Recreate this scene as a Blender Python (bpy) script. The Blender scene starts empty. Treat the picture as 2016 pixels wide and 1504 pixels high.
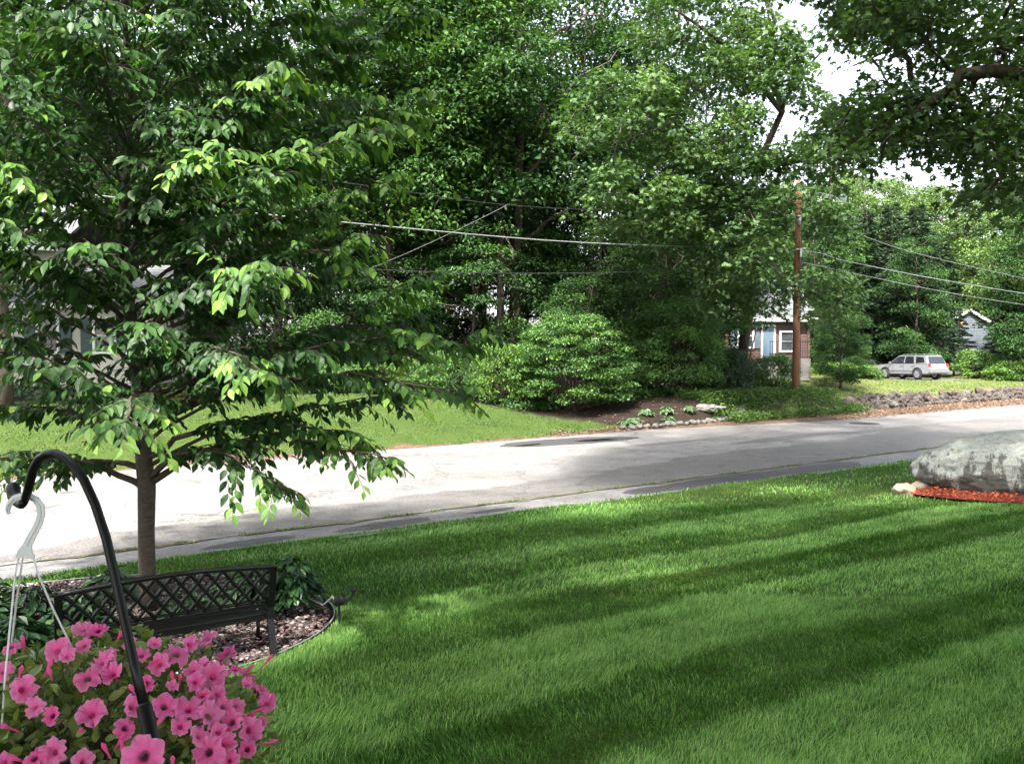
import bpy, math, random
import numpy as np
from mathutils import Vector, Matrix
SC = bpy.context.scene
COL = SC.collection
# ------------------------------------------------------------------ camera, sky, sun, exposure
FPX = 1620.0; CAMH = 2.6; PITCH = math.radians(1.84)
cam_d = bpy.data.cameras.new('camera'); cam = bpy.data.objects.new('camera', cam_d); COL.objects.link(cam)
cam.location = (0, 0, CAMH); cam.rotation_euler = (math.radians(90) - PITCH, 0, 0)
cam_d.sensor_width = 36; cam_d.lens = 36 * FPX / 2016; cam_d.clip_start = .05; cam_d.clip_end = 2000
SC.camera = cam
SUN_EL, SUN_AZ = 57.0, 197.0          # azimuth of the sun, clockwise from +Y (behind the viewer)
W = bpy.data.worlds.new('World'); SC.world = W; W.use_nodes = True
nt = W.node_tree; nt.nodes.clear()
sky = nt.nodes.new('ShaderNodeTexSky'); sky.sky_type = 'NISHITA'; sky.sun_disc = False
sky.sun_elevation = math.radians(SUN_EL); sky.sun_rotation = math.radians(SUN_AZ)
sky.air_density = 1.0; sky.dust_density = 4.0; sky.ozone_density = 1.0
bw = nt.nodes.new('ShaderNodeRGBToBW'); mx = nt.nodes.new('ShaderNodeMix'); mx.data_type = 'RGBA'; mx.inputs[0].default_value = .72
bg = nt.nodes.new('ShaderNodeBackground'); bg.inputs[1].default_value = .15
wo = nt.nodes.new('ShaderNodeOutputWorld')
nt.links.new(sky.outputs[0], bw.inputs[0]); nt.links.new(sky.outputs[0], mx.inputs[6]); nt.links.new(bw.outputs[0], mx.inputs[7])
nt.links.new(mx.outputs[2], bg.inputs[0]); nt.links.new(bg.outputs[0], wo.inputs[0])
sl = bpy.data.lights.new('sun', 'SUN'); sl.energy = 2.7; sl.angle = math.radians(2.0); sl.color = (1, .955, .87)
so = bpy.data.objects.new('sun', sl); COL.objects.link(so)
az, el = math.radians(SUN_AZ), math.radians(SUN_EL)
to_sun = Vector((math.sin(az) * math.cos(el), math.cos(az) * math.cos(el), math.sin(el)))
so.rotation_euler = to_sun.to_track_quat('Z', 'Y').to_euler(); so.location = (0, 0, 60)
SC.view_settings.view_transform = 'Standard'; SC.view_settings.look = 'None'
SC.view_settings.exposure = 2.65; SC.view_settings.gamma = 1.0
SC.render.engine = 'CYCLES'
SC.cycles.max_bounces = 6; SC.cycles.diffuse_bounces = 3; SC.cycles.glossy_bounces = 2; SC.cycles.transmission_bounces = 3
SC.cycles.transparent_max_bounces = 4; SC.cycles.caustics_reflective = False; SC.cycles.caustics_refractive = False
SC.cycles.use_adaptive_sampling = True; SC.cycles.adaptive_threshold = .02; SC.cycles.use_denoising = True

# ------------------------------------------------------------------ the lie of the land (metres)
def smooth(v): v = np.clip(v, 0, 1); return v * v * (3 - 2 * v)
def st(x, y): return .8 * x + .6 * y, -.6 * x + .8 * y           # along / across the road
def xy(s, t): return .8 * s - .6 * t, .6 * s + .8 * t
def t_edge(s): return 11.0 - .036 * np.clip(s, -20, 40)          # lawn meets asphalt strip
def t_seam(s): return 11.9 - .022 * np.clip(s, -20, 40)
def t_far(s): return 20.15 - 1.5 * smooth((np.asarray(s, float) - 20) / 11) + .5 * smooth((np.asarray(s, float) - 40) / 14)
def hgt(x, y):
    x = np.asarray(x, float); y = np.asarray(y, float)
    s, t = st(x, y)
    te = t_edge(s); tf = t_far(s)
    near = .03 * smooth((te - t) / .12) + .02
    near = near + .03 * smooth((te - t - 1) / 6)
    gl = .95 * smooth((t - tf - .1) / 10) + .12 * smooth((t - tf) / 1.2)
    bank = .06 * smooth((t - tf) / .5) + .78 * smooth((t - tf - 1.1) / 1.5) + .1 * smooth((t - 24) / 8)
    wall = .10 * smooth((t - tf) / .8) + .62 * smooth((t - 20.75) / .2) + .18 * smooth((t - 21) / 6)
    wb = smooth((s - 20) / 6) * (1 - smooth((s - 32.5) / 2)); ww = smooth((s - 32.5) / 2)
    far = gl * (1 - wb - ww) + bank * wb + wall * ww
    far = far + .9 * np.exp(-((x - 12) ** 2 / 70 + (y - 47) ** 2 / 50)) * smooth((t - 21.5) / 4)
    far = far + .02 * np.sin(x * 1.3) * np.cos(y * 1.1) * smooth((t - tf - .5) / 2)
    h = np.where(t < te, near, np.where(t > tf, far, -.02))
    return h
def ray(px, py):
    a = (px - 1008) / FPX; b = (752 - py) / FPX
    c, s_ = math.cos(PITCH), math.sin(PITCH)
    return Vector((a, c + b * s_, b * c - s_))
def at(px, py, Y):                                               # a point seen there at depth Y
    r = ray(px, py); k = Y / r.y
    return Vector((r.x * k, Y, CAMH + r.z * k))
def G(px, py, far=True):                                         # where the view ray meets the land
    r = ray(px, py); k = 2.0
    for i in range(6000):
        p = r * k
        if CAMH + p.z <= float(hgt(p.x, p.y)): return Vector((p.x, p.y, float(hgt(p.x, p.y))))
        k += .02
    return Vector((p.x, p.y, float(hgt(p.x, p.y))))
def proj(P):
    P = np.asarray(P, float); c, s_ = math.cos(PITCH), math.sin(PITCH)
    Z = P[..., 2] - CAMH; Y = P[..., 1]
    d = Y * c - Z * s_; u = Y * s_ + Z * c
    d = np.where(np.abs(d) < 1e-4, 1e-4, d)
    return 1008 + FPX * P[..., 0] / d, 752 - FPX * u / d, d

# ------------------------------------------------------------------ helpers
def mesh_np(name, V, F, tint=None, smooth_=False, tint_name='tint'):
    V = np.asarray(V, np.float32); F = np.asarray(F, np.int32)
    me = bpy.data.meshes.new(name); n, k = F.shape
    me.vertices.add(len(V)); me.vertices.foreach_set('co', V.ravel())
    me.loops.add(n * k); me.loops.foreach_set('vertex_index', F.ravel())
    me.polygons.add(n); me.polygons.foreach_set('loop_start', np.arange(0, n * k, k, dtype=np.int32))
    me.update(calc_edges=True)
    me.polygons.foreach_set('use_smooth', np.full(n, smooth_))
    if tint is not None:
        a = me.attributes.new(tint_name, 'FLOAT', 'POINT'); a.data.foreach_set('value', np.asarray(tint, np.float32))
    return me
def link(name, me, mat=None, parent=None, loc=None):
    o = bpy.data.objects.new(name, me); COL.objects.link(o)
    if mat is not None and len(me.materials) == 0: me.materials.append(mat)
    if parent: o.parent = parent
    if loc is not None: o.location = loc
    return o
def tag(o, label=None, cat=None, group=None, kind=None):
    if label: o['label'] = label
    if cat: o['category'] = cat
    if group: o['group'] = group
    if kind: o['kind'] = kind
    return o
def thing(name, label, cat, loc=(0, 0, 0), rz=0, group=None):
    o = bpy.data.objects.new(name, None); COL.objects.link(o); o.location = loc; o.rotation_euler = (0, 0, rz)
    o.empty_display_size = .1
    return tag(o, label, cat, group)
def dup(root, loc, rz=0, scale=1, label=None, group=None):
    r = root.copy(); COL.objects.link(r); r.location = loc; r.rotation_euler = (0, 0, rz)
    r.scale = scale if hasattr(scale, '__len__') else (scale,) * 3
    if label: r['label'] = label
    if group: r['group'] = group
    for ch in list(root.children):
        c = ch.copy(); COL.objects.link(c); c.parent = r
        for g in ch.children:
            d = g.copy(); COL.objects.link(d); d.parent = c
    return r
class MB:
    def __init__(s): s.v = []; s.f = []
    def add(s, V, F):
        b = len(s.v); s.v += [tuple(p) for p in V]; s.f += [tuple(i + b for i in f) for f in F]; return s
    def box(s, c, d, rot=None):
        V = [Vector((sx * d[0] / 2, sy * d[1] / 2, sz * d[2] / 2)) for sx in (-1, 1) for sy in (-1, 1) for sz in (-1, 1)]
        if rot is not None: V = [rot @ v for v in V]
        V = [v + Vector(c) for v in V]
        return s.add(V, [(0, 1, 3, 2), (4, 6, 7, 5), (0, 4, 5, 1), (2, 3, 7, 6), (0, 2, 6, 4), (1, 5, 7, 3)])
    def tube(s, P, R, n=6, flat=None):
        P = [Vector(p) for p in P]
        if not hasattr(R, '__len__'): R = [R] * len(P)
        V = []; prev = None
        for i, p in enumerate(P):
            t = (P[min(i + 1, len(P) - 1)] - P[max(i - 1, 0)])
            t = t.normalized() if t.length > 1e-9 else Vector((0, 0, 1))
            if prev is None:
                ref = Vector((0, 0, 1)) if abs(t.z) < .9 else Vector((1, 0, 0)); a = t.cross(ref).normalized()
            else:
                a = (prev - t * prev.dot(t)); a = a.normalized() if a.length > 1e-6 else t.orthogonal().normalized()
            prev = a; b = t.cross(a)
            for k in range(n):
                q = 2 * math.pi * (k + .5) / n
                V.append(p + (a * math.cos(q) + b * math.sin(q)) * R[i])
        F = []
        for i in range(len(P) - 1):
            for k in range(n):
                k2 = (k + 1) % n
                F.append((i * n + k, i * n + k2, (i + 1) * n + k2, (i + 1) * n + k))
        F.append(tuple(range(n))[::-1]); F.append(tuple((len(P) - 1) * n + k for k in range(n)))
        return s.add(V, F)
    def lathe(s, prof, n=20, c=(0, 0, 0), axis='Z'):
        V = []
        for r, z in prof:
            for k in range(n):
                q = 2 * math.pi * k / n; p = (r * math.cos(q), r * math.sin(q), z)
                if axis == 'Y': p = (p[0], p[2], p[1])
                V.append(Vector(p) + Vector(c))
        F = [(i * n + k, i * n + (k + 1) % n, (i + 1) * n + (k + 1) % n, (i + 1) * n + k) for i in range(len(prof) - 1) for k in range(n)]
        F.append(tuple(range(n))[::-1]); F.append(tuple((len(prof) - 1) * n + k for k in range(n)))
        return s.add(V, F)
    def prism(s, poly, y0, y1):                # polygon in xz, extruded along y
        n = len(poly); V = [(p[0], y0, p[1]) for p in poly] + [(p[0], y1, p[1]) for p in poly]
        F = [tuple(range(n)), tuple(range(2 * n - 1, n - 1, -1))] + [(i, i + n, (i + 1) % n + n, (i + 1) % n) for i in range(n)]
        return s.add(V, F)
    def mesh(s, name, smooth_=False, bevel=0):
        me = bpy.data.meshes.new(name); me.from_pydata([tuple(v) for v in s.v], [], s.f)
        import bmesh
        bm = bmesh.new(); bm.from_mesh(me)
        if bevel: bmesh.ops.bevel(bm, geom=bm.edges[:], offset=bevel, segments=2, affect='EDGES', clamp_overlap=True)
        bmesh.ops.recalc_face_normals(bm, faces=bm.faces[:]); bm.to_mesh(me); bm.free()
        if smooth_: me.polygons.foreach_set('use_smooth', np.full(len(me.polygons), True))
        return me
    def obj(s, name, mat, parent=None, smooth_=False, bevel=0, loc=None):
        return link(name, s.mesh(name, smooth_, bevel), mat, parent, loc)
def sm_angle(o, deg=35):
    me = o.data
    me.polygons.foreach_set('use_smooth', np.full(len(me.polygons), True))
    try: me.set_sharp_from_angle(angle=math.radians(deg))
    except Exception: pass
    return o

# ------------------------------------------------------------------ materials
def new_mat(name):
    m = bpy.data.materials.new(name); m.use_nodes = True; n = m.node_tree
    return m, n, n.nodes['Principled BSDF'], n.nodes['Material Output']
def lk(n, a, b): n.links.new(a, b)
def noise(n, scale, detail=4, rough=.6, vec=None, dist=0):
    t = n.nodes.new('ShaderNodeTexNoise'); t.inputs['Scale'].default_value = scale; t.inputs['Detail'].default_value = detail
    t.inputs['Roughness'].default_value = rough; t.inputs['Distortion'].default_value = dist
    if vec is not None: lk(n, vec, t.inputs['Vector'])
    return t
def ramp(n, fac, stops):
    r = n.nodes.new('ShaderNodeValToRGB'); e = r.color_ramp.elements
    while len(e) < len(stops): e.new(.5)
    for el_, (p, c) in zip(e, stops):
        el_.position = p; el_.color = (*c, 1) if len(c) == 3 else c
    lk(n, fac, r.inputs[0]); return r
def mixc(n, fac, a, b, mode='MIX'):
    m = n.nodes.new('ShaderNodeMix'); m.data_type = 'RGBA'; m.blend_type = mode
    for sock, v in ((0, fac), (6, a), (7, b)):
        if isinstance(v, (int, float)): m.inputs[sock].default_value = v
        elif isinstance(v, tuple): m.inputs[sock].default_value = (*v, 1)
        else: lk(n, v, m.inputs[sock])
    return m.outputs[2]
def math_(n, op, a, b=0.0, clamp=False):
    m = n.nodes.new('ShaderNodeMath'); m.operation = op; m.use_clamp = clamp
    for i, v in enumerate((a, b)):
        if isinstance(v, (int, float)): m.inputs[i].default_value = v
        else: lk(n, v, m.inputs[i])
    return m.outputs[0]
def bump(n, p, h, strength=.4, dist=.02):
    b = n.nodes.new('ShaderNodeBump'); b.inputs['Strength'].default_value = strength; b.inputs['Distance'].default_value = dist
    lk(n, h, b.inputs['Height']); lk(n, b.outputs[0], p.inputs['Normal'])
def geo_pos(n): return n.nodes.new('ShaderNodeNewGeometry').outputs['Position']
def obj_pos(n): return n.nodes.new('ShaderNodeTexCoord').outputs['Object']
def mapped(n, vec, scale=(1, 1, 1), rot=(0, 0, 0)):
    m = n.nodes.new('ShaderNodeMapping'); m.inputs['Scale'].default_value = scale; m.inputs['Rotation'].default_value = rot
    lk(n, vec, m.inputs[0]); return m.outputs[0]
def attr(n, name):
    a = n.nodes.new('ShaderNodeAttribute'); a.attribute_name = name; return a.outputs['Fac']
def simple(name, c1, c2=None, scale=8, rough=.6, metal=0, bmp=0, bdist=.01, stretch=(1, 1, 1), spec=.5, world=False):
    m, n, p, o = new_mat(name)
    c2 = c2 or tuple(v * .75 for v in c1)
    vec = mapped(n, geo_pos(n) if world else obj_pos(n), stretch)
    t = noise(n, scale, 6, .65, vec)
    r = ramp(n, t.outputs[0], [(.3, c2), (.7, c1)])
    lk(n, r.outputs[0], p.inputs['Base Color']); p.inputs['Roughness'].default_value = rough
    p.inputs['Metallic'].default_value = metal; p.inputs['Specular IOR Level'].default_value = spec
    if bmp:
        t2 = noise(n, scale * 4, 5, .7, vec); bump(n, p, t2.outputs[0], bmp, bdist)
    return m
def leaf_mat(name, stops, rough=.42, trans=.35, tcol=(1.3, 1.35, .6), spec=.5, vary=.25):
    m, n, p, o = new_mat(name)
    a = attr(n, 'tint'); r = ramp(n, a, stops)
    oi = n.nodes.new('ShaderNodeObjectInfo')
    t = noise(n, .7, 2, .5, geo_pos(n))
    f = math_(n, 'ADD', math_(n, 'MULTIPLY', t.outputs[0], vary * 2), 1 - vary)
    f = math_(n, 'MULTIPLY', f, math_(n, 'ADD', math_(n, 'MULTIPLY', oi.outputs['Random'], .3), .85))
    mlt = n.nodes.new('ShaderNodeVectorMath'); mlt.operation = 'SCALE'; lk(n, r.outputs[0], mlt.inputs[0]); lk(n, f, mlt.inputs['Scale'])
    lk(n, mlt.outputs[0], p.inputs['Base Color']); p.inputs['Roughness'].default_value = rough; p.inputs['Specular IOR Level'].default_value = spec
    tr = n.nodes.new('ShaderNodeBsdfTranslucent')
    tc = mixc(n, 1.0, mlt.outputs[0], tcol, 'MULTIPLY'); lk(n, tc, tr.inputs[0])
    ms = n.nodes.new('ShaderNodeMixShader'); ms.inputs[0].default_value = trans
    lk(n, p.outputs[0], ms.inputs[1]); lk(n, tr.outputs[0], ms.inputs[2]); lk(n, ms.outputs[0], o.inputs[0])
    return m
M = {}
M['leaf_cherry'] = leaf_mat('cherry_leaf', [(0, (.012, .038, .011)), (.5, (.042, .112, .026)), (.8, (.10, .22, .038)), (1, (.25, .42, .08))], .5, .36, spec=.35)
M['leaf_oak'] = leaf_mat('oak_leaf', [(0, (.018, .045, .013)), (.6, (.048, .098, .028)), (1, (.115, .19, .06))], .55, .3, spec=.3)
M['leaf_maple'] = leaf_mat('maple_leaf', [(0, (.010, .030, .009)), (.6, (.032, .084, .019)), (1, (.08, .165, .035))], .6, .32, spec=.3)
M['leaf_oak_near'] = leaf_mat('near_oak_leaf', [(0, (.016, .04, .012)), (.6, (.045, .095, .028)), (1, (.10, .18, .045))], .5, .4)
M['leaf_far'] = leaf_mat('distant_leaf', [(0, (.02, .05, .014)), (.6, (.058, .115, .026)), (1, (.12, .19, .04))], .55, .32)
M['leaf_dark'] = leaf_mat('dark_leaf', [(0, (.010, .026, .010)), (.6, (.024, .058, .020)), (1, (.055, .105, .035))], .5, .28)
M['needle'] = leaf_mat('pine_needle', [(0, (.014, .034, .018)), (.6, (.03, .065, .03)), (1, (.06, .11, .04))], .6, .15)
M['leaf_bush'] = leaf_mat('burning_bush_leaf', [(0, (.016, .055, .013)), (.6, (.065, .15, .03)), (1, (.14, .27, .055))], .5, .3)
M['leaf_lime'] = leaf_mat('lime_leaf', [(0, (.03, .075, .014)), (.6, (.09, .18, .03)), (1, (.17, .29, .045))], .5, .35)
M['leaf_yellow'] = leaf_mat('golden_leaf', [(0, (.10, .12, .015)), (.6, (.24, .25, .03)), (1, (.38, .36, .05))], .5, .35)
M['leaf_hosta'] = leaf_mat('hosta_leaf', [(0, (.015, .045, .018)), (.6, (.035, .09, .035)), (.93, (.06, .14, .05)), (1, (.33, .38, .24))], .4, .2)
M['leaf_petunia'] = leaf_mat('petunia_leaf', [(0, (.06, .10, .02)), (.6, (.20, .28, .065)), (1, (.38, .46, .15))], .5, .35)
M['grass'] = leaf_mat('grass_blade', [(0, (.030, .095, .010)), (.5, (.092, .235, .034)), (1, (.29, .46, .14))], .6, .3, tcol=(1.1, 1.2, .6), vary=.14, spec=.3)
M['grass_far'] = leaf_mat('dry_grass_blade', [(0, (.025, .06, .009)), (.5, (.07, .125, .022)), (1, (.18, .20, .06))], .5, .3)
M['bark'] = simple('bark', (.085, .062, .045), (.022, .016, .012), 7, .9, bmp=.8, bdist=.02, stretch=(1, 1, .25))
M['bark_pale'] = simple('pale_bark', (.24, .20, .16), (.09, .07, .055), 7, .9, bmp=.6, bdist=.02, stretch=(1, 1, .3))
M['bark_cherry'] = simple('cherry_bark', (.10, .075, .055), (.030, .022, .017), 14, .75, bmp=.8, bdist=.006, stretch=(1, 1, 3.0))
M['twig'] = simple('twig_bark', (.045, .032, .022), None, 20, .8)
M['black'] = simple('black_painted_iron', (.004, .004, .0045), (.002, .002, .002), 30, .42, bmp=.1, bdist=.001, spec=.35)
M['black_matt'] = simple('black_plastic', (.012, .012, .012), None, 20, .55)
M['white_plastic'] = simple('white_plastic', (.85, .85, .87), (.75, .76, .8), 20, .35)
M['white_paint'] = simple('white_paint', (.75, .75, .73), (.62, .62, .6), 3, .5)
M['pole'] = simple('weathered_pole_wood', (.27, .125, .062), (.10, .045, .026), 6, .85, bmp=.7, bdist=.01, stretch=(3, 3, .2))
M['steel'] = simple('galvanised_steel', (.42, .43, .44), (.3, .3, .31), 12, .45, .6)
M['cable'] = simple('pale_cable', (.26, .27, .28), (.2, .2, .2), 3, .4)
M['cable_dark'] = simple('dark_cable', (.02, .02, .02), None, 3, .5)
# ------------------------------------------------------------------ ground
rng = np.random.default_rng(7)
sv = np.unique(np.concatenate([np.linspace(-300, -30, 19), np.arange(-30, 80, .4), np.linspace(80, 400, 25)]))
tv = np.unique(np.concatenate([np.linspace(-120, -6, 13), np.arange(-6, 20, .4), np.arange(20, 22, .12), np.arange(22, 50, .4), np.linspace(50, 420, 25)]))
S_, T_ = np.meshgrid(sv, tv, indexing='ij')
X_, Y_ = xy(S_, T_)
Z_ = hgt(X_, Y_)
Z_ = np.where((T_ > t_edge(S_) - .02) & (T_ < t_far(S_) + .02), -.03, Z_)
Vg = np.stack([X_, Y_, Z_], -1).reshape(-1, 3)
def grid_faces(a, b):
    i = np.arange(a - 1)[:, None] * b + np.arange(b - 1)[None]
    return np.stack([i, i + b, i + b + 1, i + 1], -1).reshape(-1, 4)
def wob(x, y, k=1.0): return np.sin(x * 1.7 * k + 1) * np.cos(y * 1.3 * k) + .5 * np.sin(x * 4.1 * k + y * 3.3 * k)
def cover(s, t):
    """0 forest floor/mulch, .5 dry lawn of the yard on the right, 1 green lawn, .25 leaf litter"""
    x, y = xy(s, t); w = wob(x, y) * .25; tf = t_far(s)
    c = np.zeros_like(s)
    c = np.where((s < 20.5 - .5 * (t - 21) + w) & (t > tf) & (t < 31.5 + w * 1.5 + .12 * (6 - s)), 1.0, c)
    c = np.where((s > 31 + w - .6 * (t - 22)) & (t > 20.7) & (t < 40 + w) & (s < 75), .5, c)
    c = np.where((t > tf - .3) & (t < np.where(s > 22, 20.75, tf + .35 + w)) , .25, c)
    c = np.where(t < t_edge(s) + .1, 1.0, c)
    return c
C_ = cover(S_, T_)
def g_mask(v): return (np.abs(C_ - v) < .01).astype(float).ravel()
me = mesh_np('ground', Vg, grid_faces(len(sv), len(tv)), g_mask(1.0), True, 'lawn')
for nm, v in (('dry', .5), ('litter', .25)):
    a = me.attributes.new(nm, 'FLOAT', 'POINT'); a.data.foreach_set('value', g_mask(v).astype(np.float32))
m, n, p, o = new_mat('ground_cover')
gp = geo_pos(n)
n1 = noise(n, 14, 8, .7, gp); n2 = noise(n, .6, 4, .6, gp); n3 = noise(n, 60, 4, .7, gp)
soil = ramp(n, n1.outputs[0], [(.3, (.010, .007, .005)), (.6, (.028, .020, .014)), (.8, (.065, .045, .03))])
lawn = mixc(n, n2.outputs[0], ramp(n, n3.outputs[0], [(.3, (.012, .035, .006)), (.7, (.035, .085, .014))]).outputs[0], ramp(n, n3.outputs[0], [(.3, (.035, .05, .008)), (.7, (.085, .105, .022))]).outputs[0])
dry = mixc(n, ramp(n, n2.outputs[0], [(.35, (0, 0, 0)), (.65, (1, 1, 1))]).outputs[0], ramp(n, n3.outputs[0], [(.3, (.05, .075, .016)), (.7, (.11, .14, .035))]).outputs[0], ramp(n, n1.outputs[0], [(.3, (.07, .075, .025)), (.7, (.15, .15, .055))]).outputs[0])
lit = ramp(n, n1.outputs[0], [(.3, (.04, .028, .02)), (.5, (.10, .065, .045)), (.75, (.20, .135, .09))])
c = mixc(n, attr(n, 'lawn'), soil.outputs[0], lawn); c = mixc(n, attr(n, 'dry'), c, dry); c = mixc(n, attr(n, 'litter'), c, lit.outputs[0])
lk(n, c, p.inputs['Base Color']); p.inputs['Roughness'].default_value = .95; p.inputs['Specular IOR Level'].default_value = .15
bump(n, p, n3.outputs[0], .7, .03)
tag(link('ground', me, m), kind='structure')

# ------------------------------------------------------------------ road
def strip(name, s0, s1, f0, f1, z, mat, ns=300, ntt=24, wobble=0):
    s = np.linspace(s0, s1, ns); k = np.linspace(0, 1, ntt)
    S, K = np.meshgrid(s, k, indexing='ij')
    a = f0(s)[:, None]; b = f1(s)[:, None]
    if wobble:
        a = a + wobble * (np.sin(s * 1.9) * .5 + np.sin(s * 5.3 + 1) * .3 + np.sin(s * 13.1) * .2)[:, None]
        b = b + wobble * (np.sin(s * 2.3 + 2) * .5 + np.sin(s * 6.1) * .3 + np.sin(s * 11.7 + 4) * .2)[:, None]
    T = a + (b - a) * K; x, y = xy(S, T)
    V = np.stack([x, y, np.full_like(x, z)], -1).reshape(-1, 3)
    return tag(link(name, mesh_np(name, V, grid_faces(ns, ntt), None, True), mat), kind='structure')
def asphalt(name, base, lo, speck, rough, crack=True, patch=None, spec=.35, fs=26):
    m, n, p, o = new_mat(name); gp = geo_pos(n)
    big = noise(n, .22, 5, .6, mapped(n, gp, (.5, 1, 1), (0, 0, math.radians(37))), .4)
    mid = noise(n, 2.2, 6, .7, gp); fine = noise(n, fs, 4, .85, gp)
    c = ramp(n, big.outputs[0], [(.38, lo), (.56, base)]).outputs[0]
    c = mixc(n, .5, c, ramp(n, mid.outputs[0], [(.3, tuple(v * .55 for v in base)), (.7, tuple(min(1, v * 1.3) for v in base))]).outputs[0])
    c = mixc(n, speck, c, ramp(n, fine.outputs[0], [(.35, (.02, .02, .02)), (.5, (.5, .5, .5)), (.65, (1, 1, 1))]).outputs[0], 'OVERLAY')
    if crack:
        v = n.nodes.new('ShaderNodeTexVoronoi'); v.feature = 'DISTANCE_TO_EDGE'; v.inputs['Scale'].default_value = .42
        dn = noise(n, 1.6, 5, .7, gp); dv = n.nodes.new('ShaderNodeVectorMath'); dv.operation = 'MULTIPLY_ADD'
        lk(n, dn.outputs[1], dv.inputs[0]); dv.inputs[1].default_value = (1.4, 1.4, 0); lk(n, gp, dv.inputs[2]); lk(n, dv.outputs[0], v.inputs['Vector'])
        cm = ramp(n, v.outputs[0], [(.0, (.9, .9, .9)), (.016, (0, 0, 0))]).outputs[0]
        gate = ramp(n, noise(n, .5, 3, .5, gp).outputs[0], [(.44, (0, 0, 0)), (.50, (1, 1, 1))]).outputs[0]
        cm = mixc(n, 1.0, cm, gate, 'MULTIPLY')
        c = mixc(n, cm, c, (.05, .045, .04))
    lk(n, c, p.inputs['Base Color'])
    rr = ramp(n, big.outputs[0], [(.3, (rough - .22,) * 3), (.6, (rough,) * 3)]); lk(n, rr.outputs[0], p.inputs['Roughness'])
    p.inputs['Specular IOR Level'].default_value = spec
    bump(n, p, fine.outputs[0], .35, .006)
    return m
M['road'] = asphalt('worn_asphalt', (.178, .169, .163), (.10, .097, .096), .62, .8)
M['gutter'] = asphalt('old_asphalt_strip', (.15, .145, .145), (.045, .043, .045), .4, .72, True)
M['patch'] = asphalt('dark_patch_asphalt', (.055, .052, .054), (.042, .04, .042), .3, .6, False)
strip('road', -120, 200, lambda s: t_seam(s), lambda s: t_far(s), 0, M['road'], 600, 20, .09)
strip('asphalt_strip', -60, 90, lambda s: t_edge(s) - .02, lambda s: t_seam(s) + .12, -.008, M['gutter'], 400, 4, .02)
def blob_sheet(name, cx, cy, ra, rb, rot, z, mat, seed, rag=.12, n=56, kind='structure'):
    r = random.Random(seed); ph = [r.uniform(0, 6.28) for _ in range(5)]
    V = [(cx, cy, z)]
    for i in range(n):
        q = 2 * math.pi * i / n; k = 1 + rag * (math.sin(2 * q + ph[0]) + .6 * math.sin(3 * q + ph[1]) + .5 * math.sin(5 * q + ph[2]) + .4 * math.sin(9 * q + ph[3]))
        a, b = ra * k * math.cos(q), rb * k * math.sin(q)
        V.append((cx + a * math.cos(rot) - b * math.sin(rot), cy + a * math.sin(rot) + b * math.cos(rot), z))
    F = [(0, i + 1, (i + 1) % n + 1) for i in range(n)]
    return tag(link(name, mesh_np(name, V, F), mat), kind=kind)
RD = math.atan2(.6, .8)
M['patch2'] = asphalt('grey_asphalt', (.120, .113, .108), (.08, .076, .075), .62, .75, True)
# dark repaired asphalt, puddles in it, iron covers
m, n, p, o = new_mat('standing_water'); p.inputs['Base Color'].default_value = (.012, .012, .012, 1); p.inputs['Roughness'].default_value = .04
M['water'] = m
gq = G(1110, 871); blob_sheet('dark_asphalt_patch', gq.x + .2, gq.y + .1, 2.3, .85, RD - .1, .006, M['patch'], 3, .07)
gq = G(1175, 869); blob_sheet('puddle', gq.x, gq.y + .1, .75, .22, RD - .05, .011, M['water'], 5, .15)
gq = G(1040, 878); blob_sheet('puddle', gq.x, gq.y, .5, .12, RD, .011, M['water'], 15, .15)
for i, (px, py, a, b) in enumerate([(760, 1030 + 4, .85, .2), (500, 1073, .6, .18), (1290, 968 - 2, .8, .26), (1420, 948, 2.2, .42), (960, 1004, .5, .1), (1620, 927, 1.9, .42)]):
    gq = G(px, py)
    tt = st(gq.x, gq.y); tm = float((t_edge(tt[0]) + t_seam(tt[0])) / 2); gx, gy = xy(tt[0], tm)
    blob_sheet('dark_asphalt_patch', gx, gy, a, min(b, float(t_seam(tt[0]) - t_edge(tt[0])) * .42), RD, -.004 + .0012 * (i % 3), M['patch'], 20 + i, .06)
M['iron'] = simple('cast_iron_cover', (.07, .055, .045), (.035, .03, .027), 30, .55, .5, bmp=.4, bdist=.004)
def manhole(px, py, r, label, z=.004):
    g = G(px, py); t = thing('manhole_cover', label, 'manhole cover', (g.x, g.y, z))
    MB().lathe([(r, 0), (r, .006), (r * .97, .012), (r * .9, .012), (r * .9, .006), (r * .88, .006)], 36).obj('ring', M['iron'], t)
    b = MB(); b.lathe([(r * .875, 0), (r * .875, .009), (.01, .0095)], 36)
    for i in range(-4, 5):
        for j in range(-4, 5):
            if (i * i + j * j) < 17: b.box((i * r * .19, j * r * .19, .011), (r * .1, r * .1, .006))
    b.obj('lid', M['iron'], t)
    return t
manhole(1702, 835, .55, 'round iron manhole cover in the far lane in front of the stone wall')
gq = G(112, 1131)
blob_sheet('puddle', gq.x, gq.y, .52, .17, RD, .0, M['gutter'], 44, .1)
manhole(118, 1133, .24, 'small dark iron cover sunk in the grey strip at the left kerb', -.002)
for px, py, a, b in [(1560, 862, 3.0, .35), (1420, 905, 2.6, .5), (1750, 846, 2.5, .4), (1330, 872, 1.6, .25)]:
    gq = G(px, py); blob_sheet('dark_asphalt_patch', gq.x, gq.y, a, b, RD, .0065, M['patch2'], int(px), .16)
strip('grey_lane_band', -1.5, 90, lambda s: t_seam(s) + .03, lambda s: t_seam(s) + .12 + 1.4 * smooth((s + 1.5) / 6) + 1.2 * smooth((s - 10) / 8) + 1.6 * smooth((s - 22) / 10), .004, M['patch2'], 700, 8, .22)  # darker grey band along the seam, widening to the right
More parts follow.
